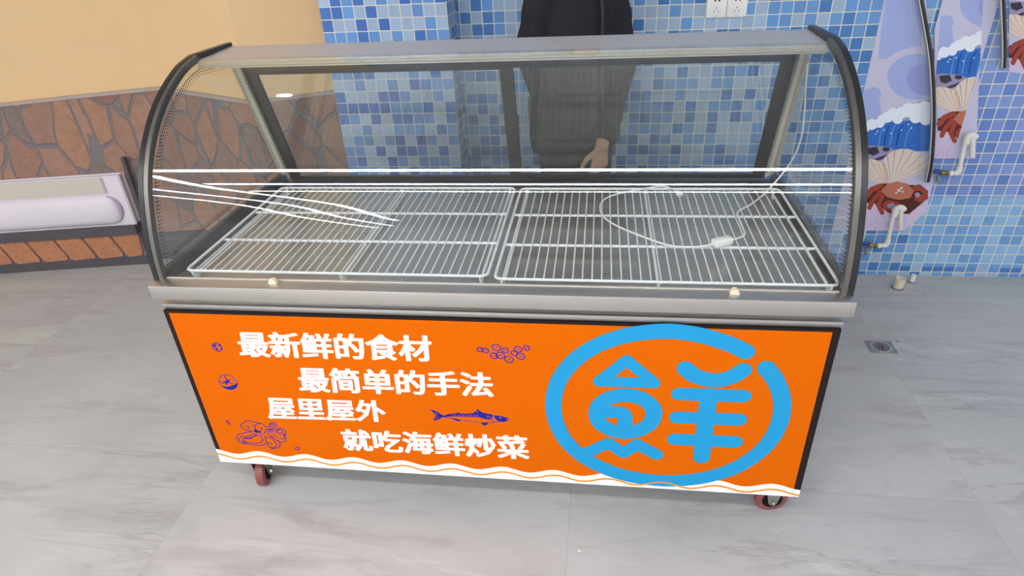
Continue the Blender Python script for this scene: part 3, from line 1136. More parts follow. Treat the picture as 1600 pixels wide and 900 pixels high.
hang = []
for (u, v, y) in ((1262, 100, 0.615), (1259, 135, 0.620), (1257, 175, 0.630), (1252, 215, 0.640), (1240, 246, 0.645), (1222, 272, 0.640)):
    p = at(u, v, 1, y)
    hang.append((p.x, p.y, p.z))
run1 = hang + [on_rack(u, v, d) for (u, v, d) in ((1196, 301, 0.014), (1175, 318, 0.006), (1153, 331, 0.004), (1155, 342, 0), (1161, 357, 0), (1163, 367, 0), (1150, 373, 0.002), (1142, 375, 0.003))]
MB().tube(catmull(run1, 5), 0.0026, 8).build('cable', 'white_plastic', cord)
run2 = [on_rack(u, v, d) for (u, v, d) in ((1116, 381, 0.003), (1095, 385, 0), (1065, 386, 0), (1040, 382, 0), (1000, 368, 0), (962, 352, 0), (942, 337, 0), (938, 322, 0), (945, 311, 0),
                                           (965, 303, 0), (1000, 296, 0), (1030, 291, 0), (1048, 294, 0.003), (1058, 301, 0.004))]
MB().tube(catmull(run2, 5), 0.0026, 8).build('cable', 'white_plastic', cord)
pa, pb = Vector(on_rack(1142, 375, 0.004)), Vector(on_rack(1114, 382, 0.004))
ax = (pb - pa).normalized(); an = math.atan2(ax.y, ax.x)
mid = (pa + pb) / 2
Rm = Matrix.Translation(mid) @ Matrix.Rotation(an, 4, 'Z')
b = MB(); b.box((-0.028, -0.013, -0.008), (0.028, 0.013, 0.012), 0.004, 3); b.bm.transform(Rm)
sw_o = b.build('inline_switch', 'white_plastic', cord)
b = MB(); b.box((-0.009, -0.006, 0.011), (0.009, 0.006, 0.015), 0.002); b.bm.transform(Rm)
b.build('rocker', 'pvc', sw_o)
p0, p1 = Vector(on_rack(1056, 299, 0.006)), Vector(on_rack(1067, 307, 0.006))
d = (p1 - p0).normalized()
plug = MB().tube([p0, p0 + d * 0.012, p0 + d * 0.016, p0 + d * 0.034, p0 + d * 0.036], [0.004, 0.0055, 0.009, 0.0085, 0.007], 14).build('plug', 'white_plastic', cord)
b = MB(); sd = d.cross(Vector((0, 0, 1)))
for s in (-1, 1):
    b.cyl(p0 + d * 0.034 + sd * 0.004 * s, p0 + d * 0.052 + sd * 0.004 * s, 0.0017, 8)
b.build('pin', 'zinc', plug)

# ------------------------------------------------------------------ sockets, pipes, drain, stubs on the right
for i, (u, lab) in enumerate(((1118, 'white wall socket on blue tiles, the left of the two'), (1150, 'white wall socket on blue tiles, nearer the poster'))):
    c = at(u, 0, 1, WALL_Y)
    w = 0.0395
    zb = 1.177
    xc = (0.708 + w) if i == 0 else (0.708 + 3 * w + 0.001)
    t = thing('wall_socket', lab, 'socket', (xc, WALL_Y, zb), 'wall sockets on the blue tiles')
    MB().box((xc - w, WALL_Y - 0.010, zb), (xc + w, WALL_Y, zb + 0.08), 0.003).build('cover_plate', 'white_plastic', t)
    b = MB()
    for sx in (-1, 1):
        b.box((xc + sx * 0.008 - 0.0035, WALL_Y - 0.0106, zb + 0.0615), (xc + sx * 0.008 + 0.0035, WALL_Y - 0.009, zb + 0.067))
    b.box((xc - 0.0012, WALL_Y - 0.0106, zb + 0.034), (xc + 0.0012, WALL_Y - 0.009, zb + 0.041))
    for sx in (-1, 1):
        q = [(xc + sx * 0.006, zb + 0.027), (xc + sx * 0.008, zb + 0.0275), (xc + sx * 0.0105, zb + 0.021), (xc + sx * 0.0085, zb + 0.0205)]
        b.prism(q, lambda p: Vector((p[0], WALL_Y - 0.0106, p[1])), lambda p: Vector((p[0], WALL_Y - 0.009, p[1])))
    b.build('slot', 'black_hole', t)
    MB().box((xc - 0.008, WALL_Y - 0.0103, zb + 0.006), (xc + 0.008, WALL_Y - 0.009, zb + 0.0072)).build('printed_line', 'poster_grey', t)


def wp(u, v, y=WALL_Y):
    return at(u, v, 1, y)


def pipe(du, dv, label):
    y = WALL_Y - 0.034
    P = lambda u, v, yy=y: wp(u + du, v + dv, yy)
    t = thing('water_pipe', label, 'pipe', P(1385, 383), 'white water pipes with blue valves')
    el, top = P(1386, 382), P(1397, 333)
    pts = [P(1370, 384), P(1380, 383.5), P(1386, 380), P(1389, 368), P(1394, 345), P(1397, 334)]
    MB().tube(catmull(pts, 5), 0.0085, 14).build('pipe_run', 'pvc', t)
    b = MB()
    b.tube(catmull([P(1397, 338), P(1400, 327), P(1408, 324), P(1413, 328)], 5), 0.0125, 14)
    b.build('elbow', 'pvc', t)
    MB().tube([P(1371, 384), P(1376, 384)], 0.0125, 14).build('coupling', 'pvc', t)
    b = MB()
    b.tube(catmull([P(1379, 384), P(1385, 382), P(1387.5, 374)], 4), 0.0120, 14)
    b.build('elbow', 'pvc', t)
    MB().lathe(P(1400, 328, WALL_Y - 0.014), (0, -1, 0), [(0, 0.02), (0.004, 0.02), (0.008, 0.016), (0.022, 0.013)], 20).build('wall_flange', 'pvc', t)
    MB().tube([P(1408, 323), P(1407.5, 336), P(1407, 358)], [0.012, 0.0095, 0.0095], 14).build('pipe_stub', 'pvc', t)
    b = MB()
    b.tube([P(1357, 382), P(1361, 383)], 0.011, 8)
    b.tube([P(1361, 383), P(1371, 384)], 0.0085, 8)
    b.tube([P(1366, 383.6), P(1369, 384)], 0.0115, 6)
    valve = b.build('valve', 'brass', t)
    b = MB(); b.box((-0.014, -0.008, -0.009), (0.014, 0.008, 0.009), 0.005)
    b.bm.transform(Matrix.Translation(P(1352, 381)))
    b.build('blue_handle', 'blue_handle', valve)
    MB().tube([P(1354, 387), P(1353, 398)], [0.008, 0.0065], 12).build('spout', 'zinc', valve)
    return t


pipe(0, 0, 'white plastic water pipe with blue valve, lower one beside the cabinet glass')
pipe(112, -113, 'white plastic water pipe with blue valve, higher one beside the curved black strip')

c = at(1405, 450, 2, 0)
for (u, v, h, r, lab) in ((1402, 450, 0.052, 0.0215, 'larger rough white pipe stub standing on floor by tiled wall'), (1424, 441, 0.040, 0.011, 'smaller white pipe stub behind the larger one, at tiled wall')):
    p = at(u, v, 2, 0.0)
    t = thing('pipe_stub', lab, 'pipe stub', p, 'pipe stubs on the floor')
    b = MB()
    n = 18
    rings = []
    for j, z in enumerate((0, h * 0.3, h * 0.65, h)):
        rg = []
        for k in range(n):
            a = 2 * math.pi * k / n
            rr = r * (1 + random.uniform(-0.04, 0.04))
            rg.append(b.bm.verts.new((p.x + rr * math.cos(a) + z * 0.08, p.y + rr * math.sin(a), z + (random.uniform(-0.003, 0.004) if j == 3 else 0))))
        rings.append(rg)
    for a_, c_ in zip(rings, rings[1:]):
        b.bridge(a_, c_)
    inner = [b.bm.verts.new((v_.co.x * 0.25 + p.x * 0.75 + h * 0.06, v_.co.y * 0.25 + p.y * 0.75, h * 0.93)) for v_ in rings[-1]]
    b.bridge(rings[-1], inner); b.bm.faces.new(inner); b.bm.faces.new(rings[0])
    b.build('sleeve', 'ivory' if r > 0.02 else 'pvc', t, 50)
    MB().lathe((p.x, p.y, 0), (0, 0, 1), [(0, r * 1.25), (0.003, r * 1.2), (0.006, r * 1.02)], 18).build('mortar_collar', 'mortar', t)

t = thing('floor_drain', 'square steel floor drain with round slotted grate', 'drain', (1.437, 0.940, 0))
MB().box((1.386, 0.898, 0.0), (1.488, 0.982, 0.0025), 0.001).build('plate', 'zinc', t)
MB().lathe((1.437, 0.940, 0.0015), (0, 0, 1), [(0, 0.039), (0.002, 0.039), (0.003, 0.036), (0.0022, 0.033), (0.0016, 0.0)], 36).build('grate_ring', 'steel_bright', t)
b = MB()
for ring_r, cnt in ((0.028, 14), (0.020, 10), (0.012, 7), (0.005, 3)):
    for k in range(cnt):
        a0 = 2 * math.pi * k / cnt; a1 = a0 + 2 * math.pi / cnt * 0.62
        poly = [(1.437 + (ring_r + dr) * math.cos(a), 0.940 + (ring_r + dr) * math.sin(a)) for dr, aa in ((0.0022, (a0, (a0 + a1) / 2, a1)), (-0.0022, (a1, (a0 + a1) / 2, a0))) for a in aa]
        b.prism(poly, lambda q: Vector((q[0], q[1], 0.0042)), lambda q: Vector((q[0], q[1], 0.002)))
b.build('slot', 'black_hole', t, 0)
# scrap of clear film near the pipe stubs
p = at(1379, 430, 2, 0.0)
b = MB()
g = {}
for i in range(9):
    for j in range(5):
        g[i, j] = b.bm.verts.new((p.x - 0.03 + i * 0.0075 + random.uniform(-0.002, 0.002), p.y - 0.018 + j * 0.009 + random.uniform(-0.002, 0.002), 0.002 + random.uniform(0, 0.018)))
for i in range(8):
    for j in range(4):
        b.bm.faces.new((g[i, j], g[i + 1, j], g[i + 1, j + 1], g[i, j + 1]))
o = b.build('plastic_film', 'glass', None, 0)
tag(o, 'crumpled scrap of clear film on floor beside larger pipe stub', 'plastic film')
for (u, v, nm, lab) in ((905, 861, 'pebble', 'small tan crumb on the floor in front of the cabinet, by the tile joint'), (1402, 534, 'pebble', 'tiny grey crumb on the floor just behind the drain')):
    p = at(u, v, 2, 0.0)
    b = MB().ball((p.x, p.y, 0.002), 0.005, 1.3, 0.8, 0.5, None, 8)
    tag(b.build(nm, 'ivory' if u < 1000 else 'mortar', None), lab, 'crumb')


# ------------------------------------------------------------------ seafood posters on the tiled wall
def poster(outline, du, dv, label, has=('sky', 'wave', 'fish', 'shell', 'crab', 'ice'), lift=0.0):
    y0 = WALL_Y - 0.0012 - lift
    pts = [wp(u, v, WALL_Y) for u, v in outline]
    t = thing('seafood_poster', label, 'poster', (sum(p.x for p in pts) / len(pts), WALL_Y, min(p.z for p in pts)), 'seafood posters on the tiled wall')
    pl = [(p.x, p.z) for p in pts]

    def clip(poly):
        # Sutherland-Hodgman against the (convex) poster outline
        area = sum(pl[i - 1][0] * pl[i][1] - pl[i][0] * pl[i - 1][1] for i in range(len(pl)))
        sgn = 1 if area > 0 else -1
        out = [(q[0], q[1]) for q in poly]
        for i in range(len(pl)):
            a, c = pl[i - 1], pl[i]
            ins = lambda q: sgn * ((c[0] - a[0]) * (q[1] - a[1]) - (c[1] - a[1]) * (q[0] - a[0])) >= -1e-9
            res = []
            for k in range(len(out)):
                p, q = out[k - 1], out[k]
                ip, iq = ins(p), ins(q)
                if ip != iq:
                    d1 = (c[0] - a[0]) * (p[1] - a[1]) - (c[1] - a[1]) * (p[0] - a[0])
                    d2 = (c[0] - a[0]) * (q[1] - a[1]) - (c[1] - a[1]) * (q[0] - a[0])
                    s = d1 / (d1 - d2)
                    res.append((p[0] + (q[0] - p[0]) * s, p[1] + (q[1] - p[1]) * s))
                if iq: res.append(q)
            out = res
            if len(out) < 3: return None
        return out
    layer = [0]

    def art(name, m, polys, lay):
        b = MB()
        yy = y0 - 0.0002 * lay
        cl = [c for c in (clip(poly) for poly in polys) if c and len(c) > 2]
        vs, fs = union2(cl)
        if fs:
            sheet(b, vs, fs, lambda q: Vector((q[0], yy, q[1])), lambda q: Vector((q[0], y0, q[1])))
            b.build(name, m, t, 0)
        else:
            b.bm.free()

    def P(pts):
        r = [wp(u + du, v + dv, WALL_Y) for u, v in pts]
        return [(p.x, p.z) for p in r]

    def disc(u, v, ru, rv, n=20):
        return P([(u + ru * math.cos(2 * math.pi * k / n), v + rv * math.sin(2 * math.pi * k / n)) for k in range(n)])

    def fan(c, r0, poly):
        return [[c, a, d] for a, d in zip(poly, poly[1:])]
    b = MB().prism(pl, lambda q: Vector((q[0], y0, q[1])), lambda q: Vector((q[0], y0 + 0.0011, q[1])))
    b.build('backing', 'poster_bg', t, 0)
    if 'sky' in has:
        art('blue_blob', 'poster_blue', [P([(1385, -10), (1440, -10), (1440, 72), (1420, 74), (1400, 82), (1385, 92), (1372, 92), (1376, 50)]),
                                         disc(1358, 172, 18, 34), disc(1366, 147, 11, 11), disc(1432, 120, 46, 36)], 1)
        art('violet_blob', 'poster_violet', [disc(1444, 124, 28, 25)], 2)
    if 'wave' in has:
        art('grey_band', 'poster_grey', [P([(1345, 200), (1400, 168), (1470, 150), (1470, 200), (1345, 215)])], 3)
        w = [(1345, 206), (1360, 204), (1378, 196), (1390, 190), (1420, 188), (1445, 190), (1470, 196)]
        wb = [(1470, 236), (1430, 236), (1408, 240), (1390, 234), (1370, 230), (1345, 228)]
        art('wave', 'wave', [P([w[0], w[1], wb[4], wb[5]]), P([w[1], w[2], wb[3], wb[4]]), P([w[2], w[3], wb[2], wb[3]]), P([w[3], w[4], wb[1], wb[2]]), P([w[4], w[5], w[6], wb[0], wb[1]])], 4)
        ln = [[], []]
        for k, (u, v, m) in enumerate(((1378, 200, 10), (1388, 196, 12), (1398, 194, 13), (1410, 194, 16), (1424, 196, 18))):
            pts2 = smooth2([(u, v), (u - m * 0.4, v + 12), (u - m * 0.7, v + 34)], 4)
            for a, c in zip(pts2, pts2[1:]):
                ln[k % 2].append(P([(a.x, a.y), (a.x + 2.2, a.y), (c.x + 2.2, c.y), (c.x, c.y)]))
        art('wave_stripe', 'wave_lite', ln[0], 5)
        art('wave_shadow', 'wave_dark', ln[1], 5)
        art('foam', 'foam', [disc(u, v, r, r * 0.95, 14) for u, v, r in ((1352, 201, 6), (1362, 194, 9), (1374, 192, 8), (1386, 183, 9), (1396, 178, 10), (1408, 176, 10),
                                                                       (1420, 172, 12), (1432, 172, 12), (1445, 170, 13), (1458, 172, 12), (1378, 186, 7), (1402, 186, 8), (1430, 184, 9), (1446, 186, 10))]
            + [disc(u, v, 1.2, 1.2, 6) for u, v in ((1381, 203), (1371, 205), (1368, 209), (1408, 203), (1424, 200), (1419, 194), (1392, 208))], 6)
    if 'fish' in has:
        art('fish_body', 'fish_grey', [P([(1342, 229), (1358, 227), (1385, 229), (1398, 234), (1390, 242), (1372, 254), (1350, 262), (1342, 262)])], 7)
        art('fish_mark', 'fish_dark', [P([(1354, 231), (1370, 229), (1374, 238), (1364, 243), (1356, 240)]), disc(1384, 233, 6, 3.4, 12), P([(1360, 250), (1380, 243), (1392, 238), (1378, 248), (1362, 254)])], 8)
    if 'shell' in has:
        for (cu, cv, ru, rv, tip) in ((1358, 268, 27, 20, (1384, 292)), (1412, 258, 34, 26, (1392, 288))):
            rim = [(cu + ru * math.cos(a), cv - rv * math.sin(a)) for a in [math.radians(-25 + k * 205 / 16) for k in range(17)]]
            art('scallop_shell', 'shell', [P([tip, rim[k], rim[k + 1]]) for k in range(16)], 9 if cu < 1400 else 10)
            ln = []
            for k in range(1, 16, 2):
                a = rim[k]
                ln.append(P([tip, (a[0], a[1]), (a[0] + 1.3, a[1])]))
            art('shell_rib', 'shell_line' if cu > 1400 else 'shell_orange', ln, 11)
    if 'ice' in has:
        art('crushed_ice', 'ice', [P([(1340, 322), (1360, 318), (1400, 326), (1470, 315), (1470, 365), (1340, 365)])], 8)
        ln = []
        rnd = random.Random(3)
        for k in range(22):
            u, v = rnd.uniform(1350, 1425), rnd.uniform(330, 358)
            rr = rnd.uniform(2, 4)
            arc = [(u + rr * math.cos(a), v + rr * 0.8 * math.sin(a)) for a in [0.3 * k + j * 0.6 for j in range(5)]]
            for a, c in zip(arc, arc[1:]):
                ln.append(P([a, (a[0], a[1] + 0.8), (c[0], c[1] + 0.8), c]))
        art('ice_crack', 'ice_line', ln, 9)
    if 'crab' in has:
        def limb(pts, w):
            out = []
            for (a, c) in zip(pts, pts[1:]):
                d = Vector((c[0] - a[0], c[1] - a[1])).normalized(); nn = Vector((-d.y, d.x)) * w / 2
                out.append(P([(a[0] + nn.x, a[1] + nn.y), (c[0] + nn.x, c[1] + nn.y), (c[0] - nn.x, c[1] - nn.y), (a[0] - nn.x, a[1] - nn.y)]))
                out.append(disc(a[0], a[1], w * 0.52, w * 0.52, 10)); out.append(disc(c[0], c[1], w * 0.5, w * 0.5, 10))
            return out
        art('crab_shadow', 'crab_dark', [P([(1352, 298), (1380, 286), (1440, 290), (1446, 312), (1420, 334), (1388, 332), (1368, 318), (1352, 316)])], 12)
        art('crab_leg', 'crab', limb([(1376, 290), (1362, 296), (1354, 306)], 8) + limb([(1374, 300), (1364, 312), (1358, 324)], 7) + limb([(1378, 306), (1372, 320), (1378, 332)], 7)
            + limb([(1424, 296), (1436, 292), (1446, 300)], 8) + limb([(1400, 318), (1412, 328), (1408, 334)], 6), 13)
        art('crab_shell', 'crab_lite', [P([(1376, 298), (1384, 288), (1400, 283), (1418, 287), (1427, 298), (1422, 309), (1404, 312), (1386, 308)])], 14)
        art('crab_claw', 'crab', [P([(1378, 318), (1386, 312), (1402, 314), (1412, 322), (1404, 330), (1390, 330), (1380, 326)]),
                                  P([(1428, 300), (1440, 304), (1448, 298), (1450, 310), (1438, 316), (1428, 312)])], 15)
        art('crab_claw_mark', 'fish_grey', [P([(1384, 320), (1394, 316), (1400, 321), (1392, 327)]), disc(1433, 304, 4, 4, 10)], 16)
        art('crab_barnacle', 'shell', [disc(1404, 297, 3, 2.5, 8), disc(1408, 293, 2.4, 2, 8), disc(1400, 301, 2, 1.6, 8), disc(1410, 299, 1.8, 1.6, 8)], 16)
        art('crab_dark_line', 'crab_dark', [P([(1382, 307), (1404, 312), (1424, 309), (1423, 313), (1402, 315), (1384, 311)])], 16)
    return t


poster([(1383, -6), (1300, 360), (1412, 360), (1447, 330), (1458, 285), (1462, 150), (1446, -6)], 0, 0,
       'seafood poster nearest the cabinet, largest, with blue wave above shells and crab')
poster([(1473, -6), (1459, 45), (1459, 150), (1452, 247), (1523, 247), (1530, 100), (1562, -6)], 112, -113,
       'smaller seafood poster between the two curved black strips', lift=0.0055)
poster([(1576, -6), (1576, 112), (1606, 116), (1640, 116), (1640, -6)], 224, -226, 'cut-off seafood poster at the top right corner of the photo', has=('shell', 'crab', 'ice', 'fish'))


# curved black glass edges standing by the wall (edges of further glass cases)
def edge_strip(px_pts, r, label, shine):
    t = thing('curved_edge_strip', label, 'glass edge strip', wp(*px_pts[-1], WALL_Y - 0.04), 'curved black edge strips by the posters')
    pts = catmull([wp(u, v, WALL_Y - 0.035) for u, v in px_pts], 5)
    MB().tube(pts, r, 12).build('black_edge', 'rubber', t, 60)
    inner = [p + Vector((-r * 0.95, -r * 0.35, 0)) for p in pts]
    MB().tube(inner, r * 0.55, 8).build('steel_flange', 'steel', t, 60)
    gl = MB()
    b0 = [p + Vector((-r, 0.008, 0)) for p in pts]; b1 = [p + Vector((-r - 0.035, 0.008, 0)) for p in pts]
    for (a, c, d, e) in zip(b0, b0[1:], b1[1:], b1):
        gl.face([a, c, d, e]); gl.face([q + Vector((0, 0.004, 0)) for q in (e, d, c, a)])
    gl.build('glass_sliver', 'glass', t, 0)
    return t


edge_strip([(1437, -8), (1446, 40), (1454, 90), (1458, 150), (1458, 200), (1455, 250), (1449, 284)], 0.0095,
           'long curved black edge strip in front of the posters, near the cabinet', True)
edge_strip([(1566, -8), (1568, 40), (1569, 80), (1568, 106)], 0.0095, 'short black edge strip at the top right, right of the smaller poster', True)

# ------------------------------------------------------------------ white trough with stone front along the left wall
tr = thing('trough', 'long white trough with dark ledge over a brown stone row along left wall', 'trough', (-2.9, 1.3, 0))
NOR = Vector((0.155, -0.845, 0)).normalized()      # out of the left wall
ALONG = Vector((0.845, 0.155, 0)).normalized()
O0 = Vector((-2.18, 1.592, 0)) + NOR * 0.012       # right end of the first straight run


def tp_(s, d, z):
    """s metres to the left along the wall, d metres out of it"""
    return O0 - ALONG * s + NOR * d + Vector((0, 0, z))


def tbox(mb, s0, s1, d0, d1, z0, z1, bev=0.0):
    b_ = bmesh.new(); bmesh.ops.create_cube(b_, size=1.0)
    for v in b_.verts:
        s, d, z = (s0 + s1) / 2 + v.co.x * (s1 - s0), (d0 + d1) / 2 + v.co.y * (d1 - d0), (z0 + z1) / 2 + v.co.z * (z1 - z0)
        v.co = tp_(s, d, z)
    if bev: bmesh.ops.bevel(b_, geom=b_.edges[:], offset=bev, segments=3, profile=0.5, affect='EDGES')
    mb.add(b_)
    return mb


S1 = 3.4
tbox(MB(), 0.0, S1, 0.0, 0.055, 0.0, 0.05, 0.003).build('kick_board', 'dark_board', tr)
tbox(MB(), 0.0, S1, 0.0, 0.050, 0.05, 0.19).build('mortar_bed', 'mortar', tr)
b = MB()
for k in range(23):
    s = k * 0.150
    sh = 0.0 if k == 0 else 0.045
    b.prism([(s + 0.146, 0.192), (s + 0.010 * (k > 0), 0.192), (s - sh + 0.012, 0.075), (s - sh + 0.018, 0.058), (s + 0.090, 0.052), (s + 0.104, 0.070)],
            lambda q: tp_(q[0], 0.0, q[1]), lambda q: tp_(q[0], 0.060, q[1]))
b.build('stone_course', 'brick', tr, 0)
tbox(MB(), -0.004, S1, 0.0, 0.075, 0.192, 0.235, 0.004).build('ledge_board', 'dark_board', tr)
b = MB()
tbox(b, 0.0, S1, 0.0, 0.045, 0.235, 0.505, 0.006)
basin = b.build('basin', 'lilac', tr)
tbox(MB(), 0.09, S1, 0.02, 0.050, 0.425, 0.500, 0.006).build('upper_band', 'cream', basin)
# rolled front with a rounded right end
b = MB()
sec = [(0.040, 0.415), (0.058, 0.405), (0.070, 0.375), (0.074, 0.33), (0.070, 0.28), (0.056, 0.250), (0.040, 0.240)]
rows = []
for s, f in [(0.055, 0.15), (0.06, 0.5), (0.075, 0.8), (0.10, 0.95), (0.14, 1.0), (S1, 1.0)]:
    rows.append([b.bm.verts.new(tp_(s, 0.040 + (d - 0.040) * f, 0.328 + (z - 0.328) * (0.55 + 0.45 * f))) for d, z in sec])
for r0, r1 in zip(rows, rows[1:]):
    for i in range(len(sec) - 1):
        b.bm.faces.new((r0[i], r0[i + 1], r1[i + 1], r1[i]))
b.build('rolled_front', 'lilac', basin, 60)
b = MB()
arc = [tp_(0.045 + 0.06 * (1 - math.cos(a)), 0.052, 0.33 + 0.075 * math.sin(a)) for a in [math.radians(-60 + k * 10) for k in range(15)]]
b.tube(arc, [0.004 + 0.006 * math.sin(math.pi * k / 14) for k in range(15)], 8)
b.build('end_groove', 'purple', basin)
b = MB()
bar = [tp_(-0.040, 0.03, 0.235), tp_(-0.046, 0.03, 0.42), tp_(-0.052, 0.03, 0.60)]
b.tube(bar, 0.014, 4)
b.build('end_frame', 'dark_board', tr, 0)

# ------------------------------------------------------------------ person behind the cabinet
PB = Vector((0.195, 1.235, 0))
FW = Vector((0.62, -0.785, 0)).normalized()        # the way the person faces
RT = Vector((FW.y, -FW.x, 0))                      # the person's right
person = thing('person', 'person in a black jacket and dark trousers standing behind the cabinet, head out of frame', 'person', PB)


def bp(r, f, z):
    return PB + RT * r + FW * f + Vector((0, 0, z))


def remesh(mb, name, m, parent, voxel, smooth_it=3, noise=0.0):
    bmesh.ops.recalc_face_normals(mb.bm, faces=mb.bm.faces[:])
    me = bpy.data.meshes.new(name); mb.bm.to_mesh(me); mb.bm.free()
    o = bpy.data.objects.new(name + '_src', me); COL.objects.link(o)
    md = o.modifiers.new('r', 'REMESH'); md.mode = 'VOXEL'; md.voxel_size = voxel
    ms = o.modifiers.new('s', 'SMOOTH'); ms.iterations = smooth_it; ms.factor = 0.5
    if noise:
        tx = bpy.data.textures.new('folds', 'CLOUDS'); tx.noise_scale = 0.11; tx.noise_depth = 2
        dm = o.modifiers.new('d', 'DISPLACE'); dm.texture = tx; dm.strength = noise; dm.mid_level = 0.5; dm.texture_coords = 'LOCAL'
    dg = bpy.context.evaluated_depsgraph_get()
    me2 = bpy.data.meshes.new_from_object(o.evaluated_get(dg))
    bpy.data.objects.remove(o)
    return link(name, me2, m, parent, 80)


def loft(mb, secs, n=24):
    """secs: (centre, half width to the side, half depth) with horizontal sections"""
    rings = [mb.ring(c, RT, FW, 1.0, n, w, d_) for c, w, d_ in secs]
    for a, c in zip(rings, rings[1:]):
        mb.bridge(a, c)
    mb.bm.faces.new(rings[0]); mb.bm.faces.new(rings[-1])


def limb(mb, pts, rs, n=14):
    pts = [Vector(p) for p in pts]
    mb.tube(pts, rs, n)
    mb.ball(pts[0], rs[0], seg=12); mb.ball(pts[-1], rs[-1], seg=12)


# joints
SHR, SHL = bp(0.125, 0.0, 1.40), bp(-0.125, 0.0, 1.40)
ELR, WRR = bp(0.195, -0.03, 1.12), bp(0.150, 0.06, 0.92)
ELL = bp(-0.195, 0.045, 1.08)
WRL = Vector((0.302, 1.085, 0.800))
body_mb = MB()
loft(body_mb, [(bp(0, 0, 0.86), 0.13, 0.09), (bp(0, 0, 0.95), 0.155, 0.105), (bp(0, 0, 1.08), 0.135, 0.09), (bp(0, 0, 1.25), 0.128, 0.092), (bp(0, 0, 1.36), 0.118, 0.082),
               (bp(0, 0, 1.43), 0.085, 0.065), (bp(0, 0.005, 1.47), 0.055, 0.055)])
limb(body_mb, [bp(0, 0.0, 1.44), bp(0, 0.015, 1.54)], [0.055, 0.052])
for s in (1, -1):
    limb(body_mb, [bp(s * 0.085, 0, 0.90), bp(s * 0.09, 0.012, 0.50), bp(s * 0.09, -0.005, 0.30), bp(s * 0.09, -0.01, 0.09)], [0.078, 0.052, 0.05, 0.036])
    limb(body_mb, [bp(s * 0.09, -0.03, 0.05), bp(s * 0.10, 0.11, 0.035), bp(s * 0.103, 0.16, 0.03)], [0.036, 0.032, 0.024])
limb(body_mb, [SHR, ELR, WRR], [0.043, 0.037, 0.026])
limb(body_mb, [SHL, ELL, WRL], [0.043, 0.037, 0.026])


def hand(mb, wrist, down, fwd, side, grip=0.35, r0=0.0095):
    """down: along the hand, fwd: towards the palm's front edge (thumb side), side: out of the back of the hand"""
    down, fwd, side = down.normalized(), fwd.normalized(), side.normalized()
    # palm
    for k in range(4):
        o = fwd * (0.028 - k * 0.019)
        limb(mb, [wrist + fwd * (0.012 - 0.008 * k) + down * 0.005, wrist + down * 0.085 + o], [0.015, 0.0125], 10)
    for k, ln in enumerate((0.068, 0.077, 0.071, 0.055)):
        o = fwd * (0.029 - k * 0.0195)
        a = wrist + down * 0.085 + o
        g = grip + 0.08 * k
        d1 = (down * math.cos(g) - side * math.sin(g)).normalized()
        d2 = (down * math.cos(2 * g) - side * math.sin(2 * g)).normalized()
        d3 = (down * math.cos(2.8 * g) - side * math.sin(2.8 * g)).normalized()
        p1 = a + d1 * ln * 0.48; p2 = p1 + d2 * ln * 0.30; p3 = p2 + d3 * ln * 0.22
        limb(mb, [a, p1, p2, p3], [r0, r0 * 0.92, r0 * 0.84, r0 * 0.72], 10)
    t0 = wrist + down * 0.025 + fwd * 0.022
    t1 = t0 + (down * 0.6 + fwd * 0.75 - side * 0.3).normalized() * 0.042
    t2 = t1 + (down * 0.9 + fwd * 0.3 - side * 0.3).normalized() * 0.032
    t3 = t2 + (down * 0.95 + fwd * 0.1 - side * 0.3).normalized() * 0.022
    limb(mb, [t0, t1, t2, t3], [0.014, 0.0115, 0.010, 0.008], 10)


hand(body_mb, WRL, Vector((-0.12, 0.0, -1)), Vector((-0.75, -0.6, 0.05)), Vector((0.6, -0.75, 0)), 0.32)
hand(body_mb, WRR, (bp(0.08, 0.06, 0.80) - WRR), FW, RT, 0.5)
# head
HC = bp(0, 0.03, 1.625)
Rh = Matrix((RT, FW, Vector((0, 0, 1)))).transposed()
body_mb.ball(HC, 0.1, 0.76, 0.95, 1.12, Rh)
body_mb.ball(HC + FW * 0.03 - Vector((0, 0, 0.055)), 0.07, 0.80, 0.95, 0.85, Rh)
body_mb.ball(HC + FW * 0.082 - Vector((0, 0, 0.098)), 0.022, 1.1, 0.8, 0.8, Rh)
limb(body_mb, [HC + FW * 0.088 + Vector((0, 0, 0.005)), HC + FW * 0.108 - Vector((0, 0, 0.030))], [0.009, 0.013], 10)
for s in (-1, 1):
    body_mb.ball(HC + RT * 0.076 * s - FW * 0.005 - Vector((0, 0, 0.012)), 0.03, 0.35, 0.65, 1.0, Rh)
    body_mb.ball(HC + RT * 0.032 * s + FW * 0.083 + Vector((0, 0, 0.018)), 0.014, 1.3, 0.6, 0.45, Rh)
remesh(body_mb, 'body', 'skin', person, 0.0048, 4)
for s in (-1, 1):
    e = MB().ball(HC + RT * 0.032 * s + FW * 0.0815 + Vector((0, 0, 0.002)), 0.012).build('eye', 'eye', person)
    MB().ball(HC + RT * 0.032 * s + FW * 0.0905 + Vector((0, 0, 0.002)), 0.0055).build('iris', 'iris', e)
    MB().tube([HC + RT * 0.018 * s + FW * 0.094 + Vector((0, 0, 0.026)), HC + RT * 0.035 * s + FW * 0.092 + Vector((0, 0, 0.03)), HC + RT * 0.052 * s + FW * 0.082 + Vector((0, 0, 0.024))], [0.003, 0.004, 0.002], 6).build('eyebrow', 'hair', person)
MB().tube([HC + RT * 0.024 + FW * 0.090 - Vector((0, 0, 0.062)), HC + FW * 0.102 - Vector((0, 0, 0.060)), HC - RT * 0.024 + FW * 0.090 - Vector((0, 0, 0.062))], [0.003, 0.007, 0.003], 8).build('mouth', 'lip', person)
hb = MB()
hb.ball(HC - FW * 0.012 + Vector((0, 0, 0.028)), 0.107, 0.80, 0.95, 1.0, Rh)
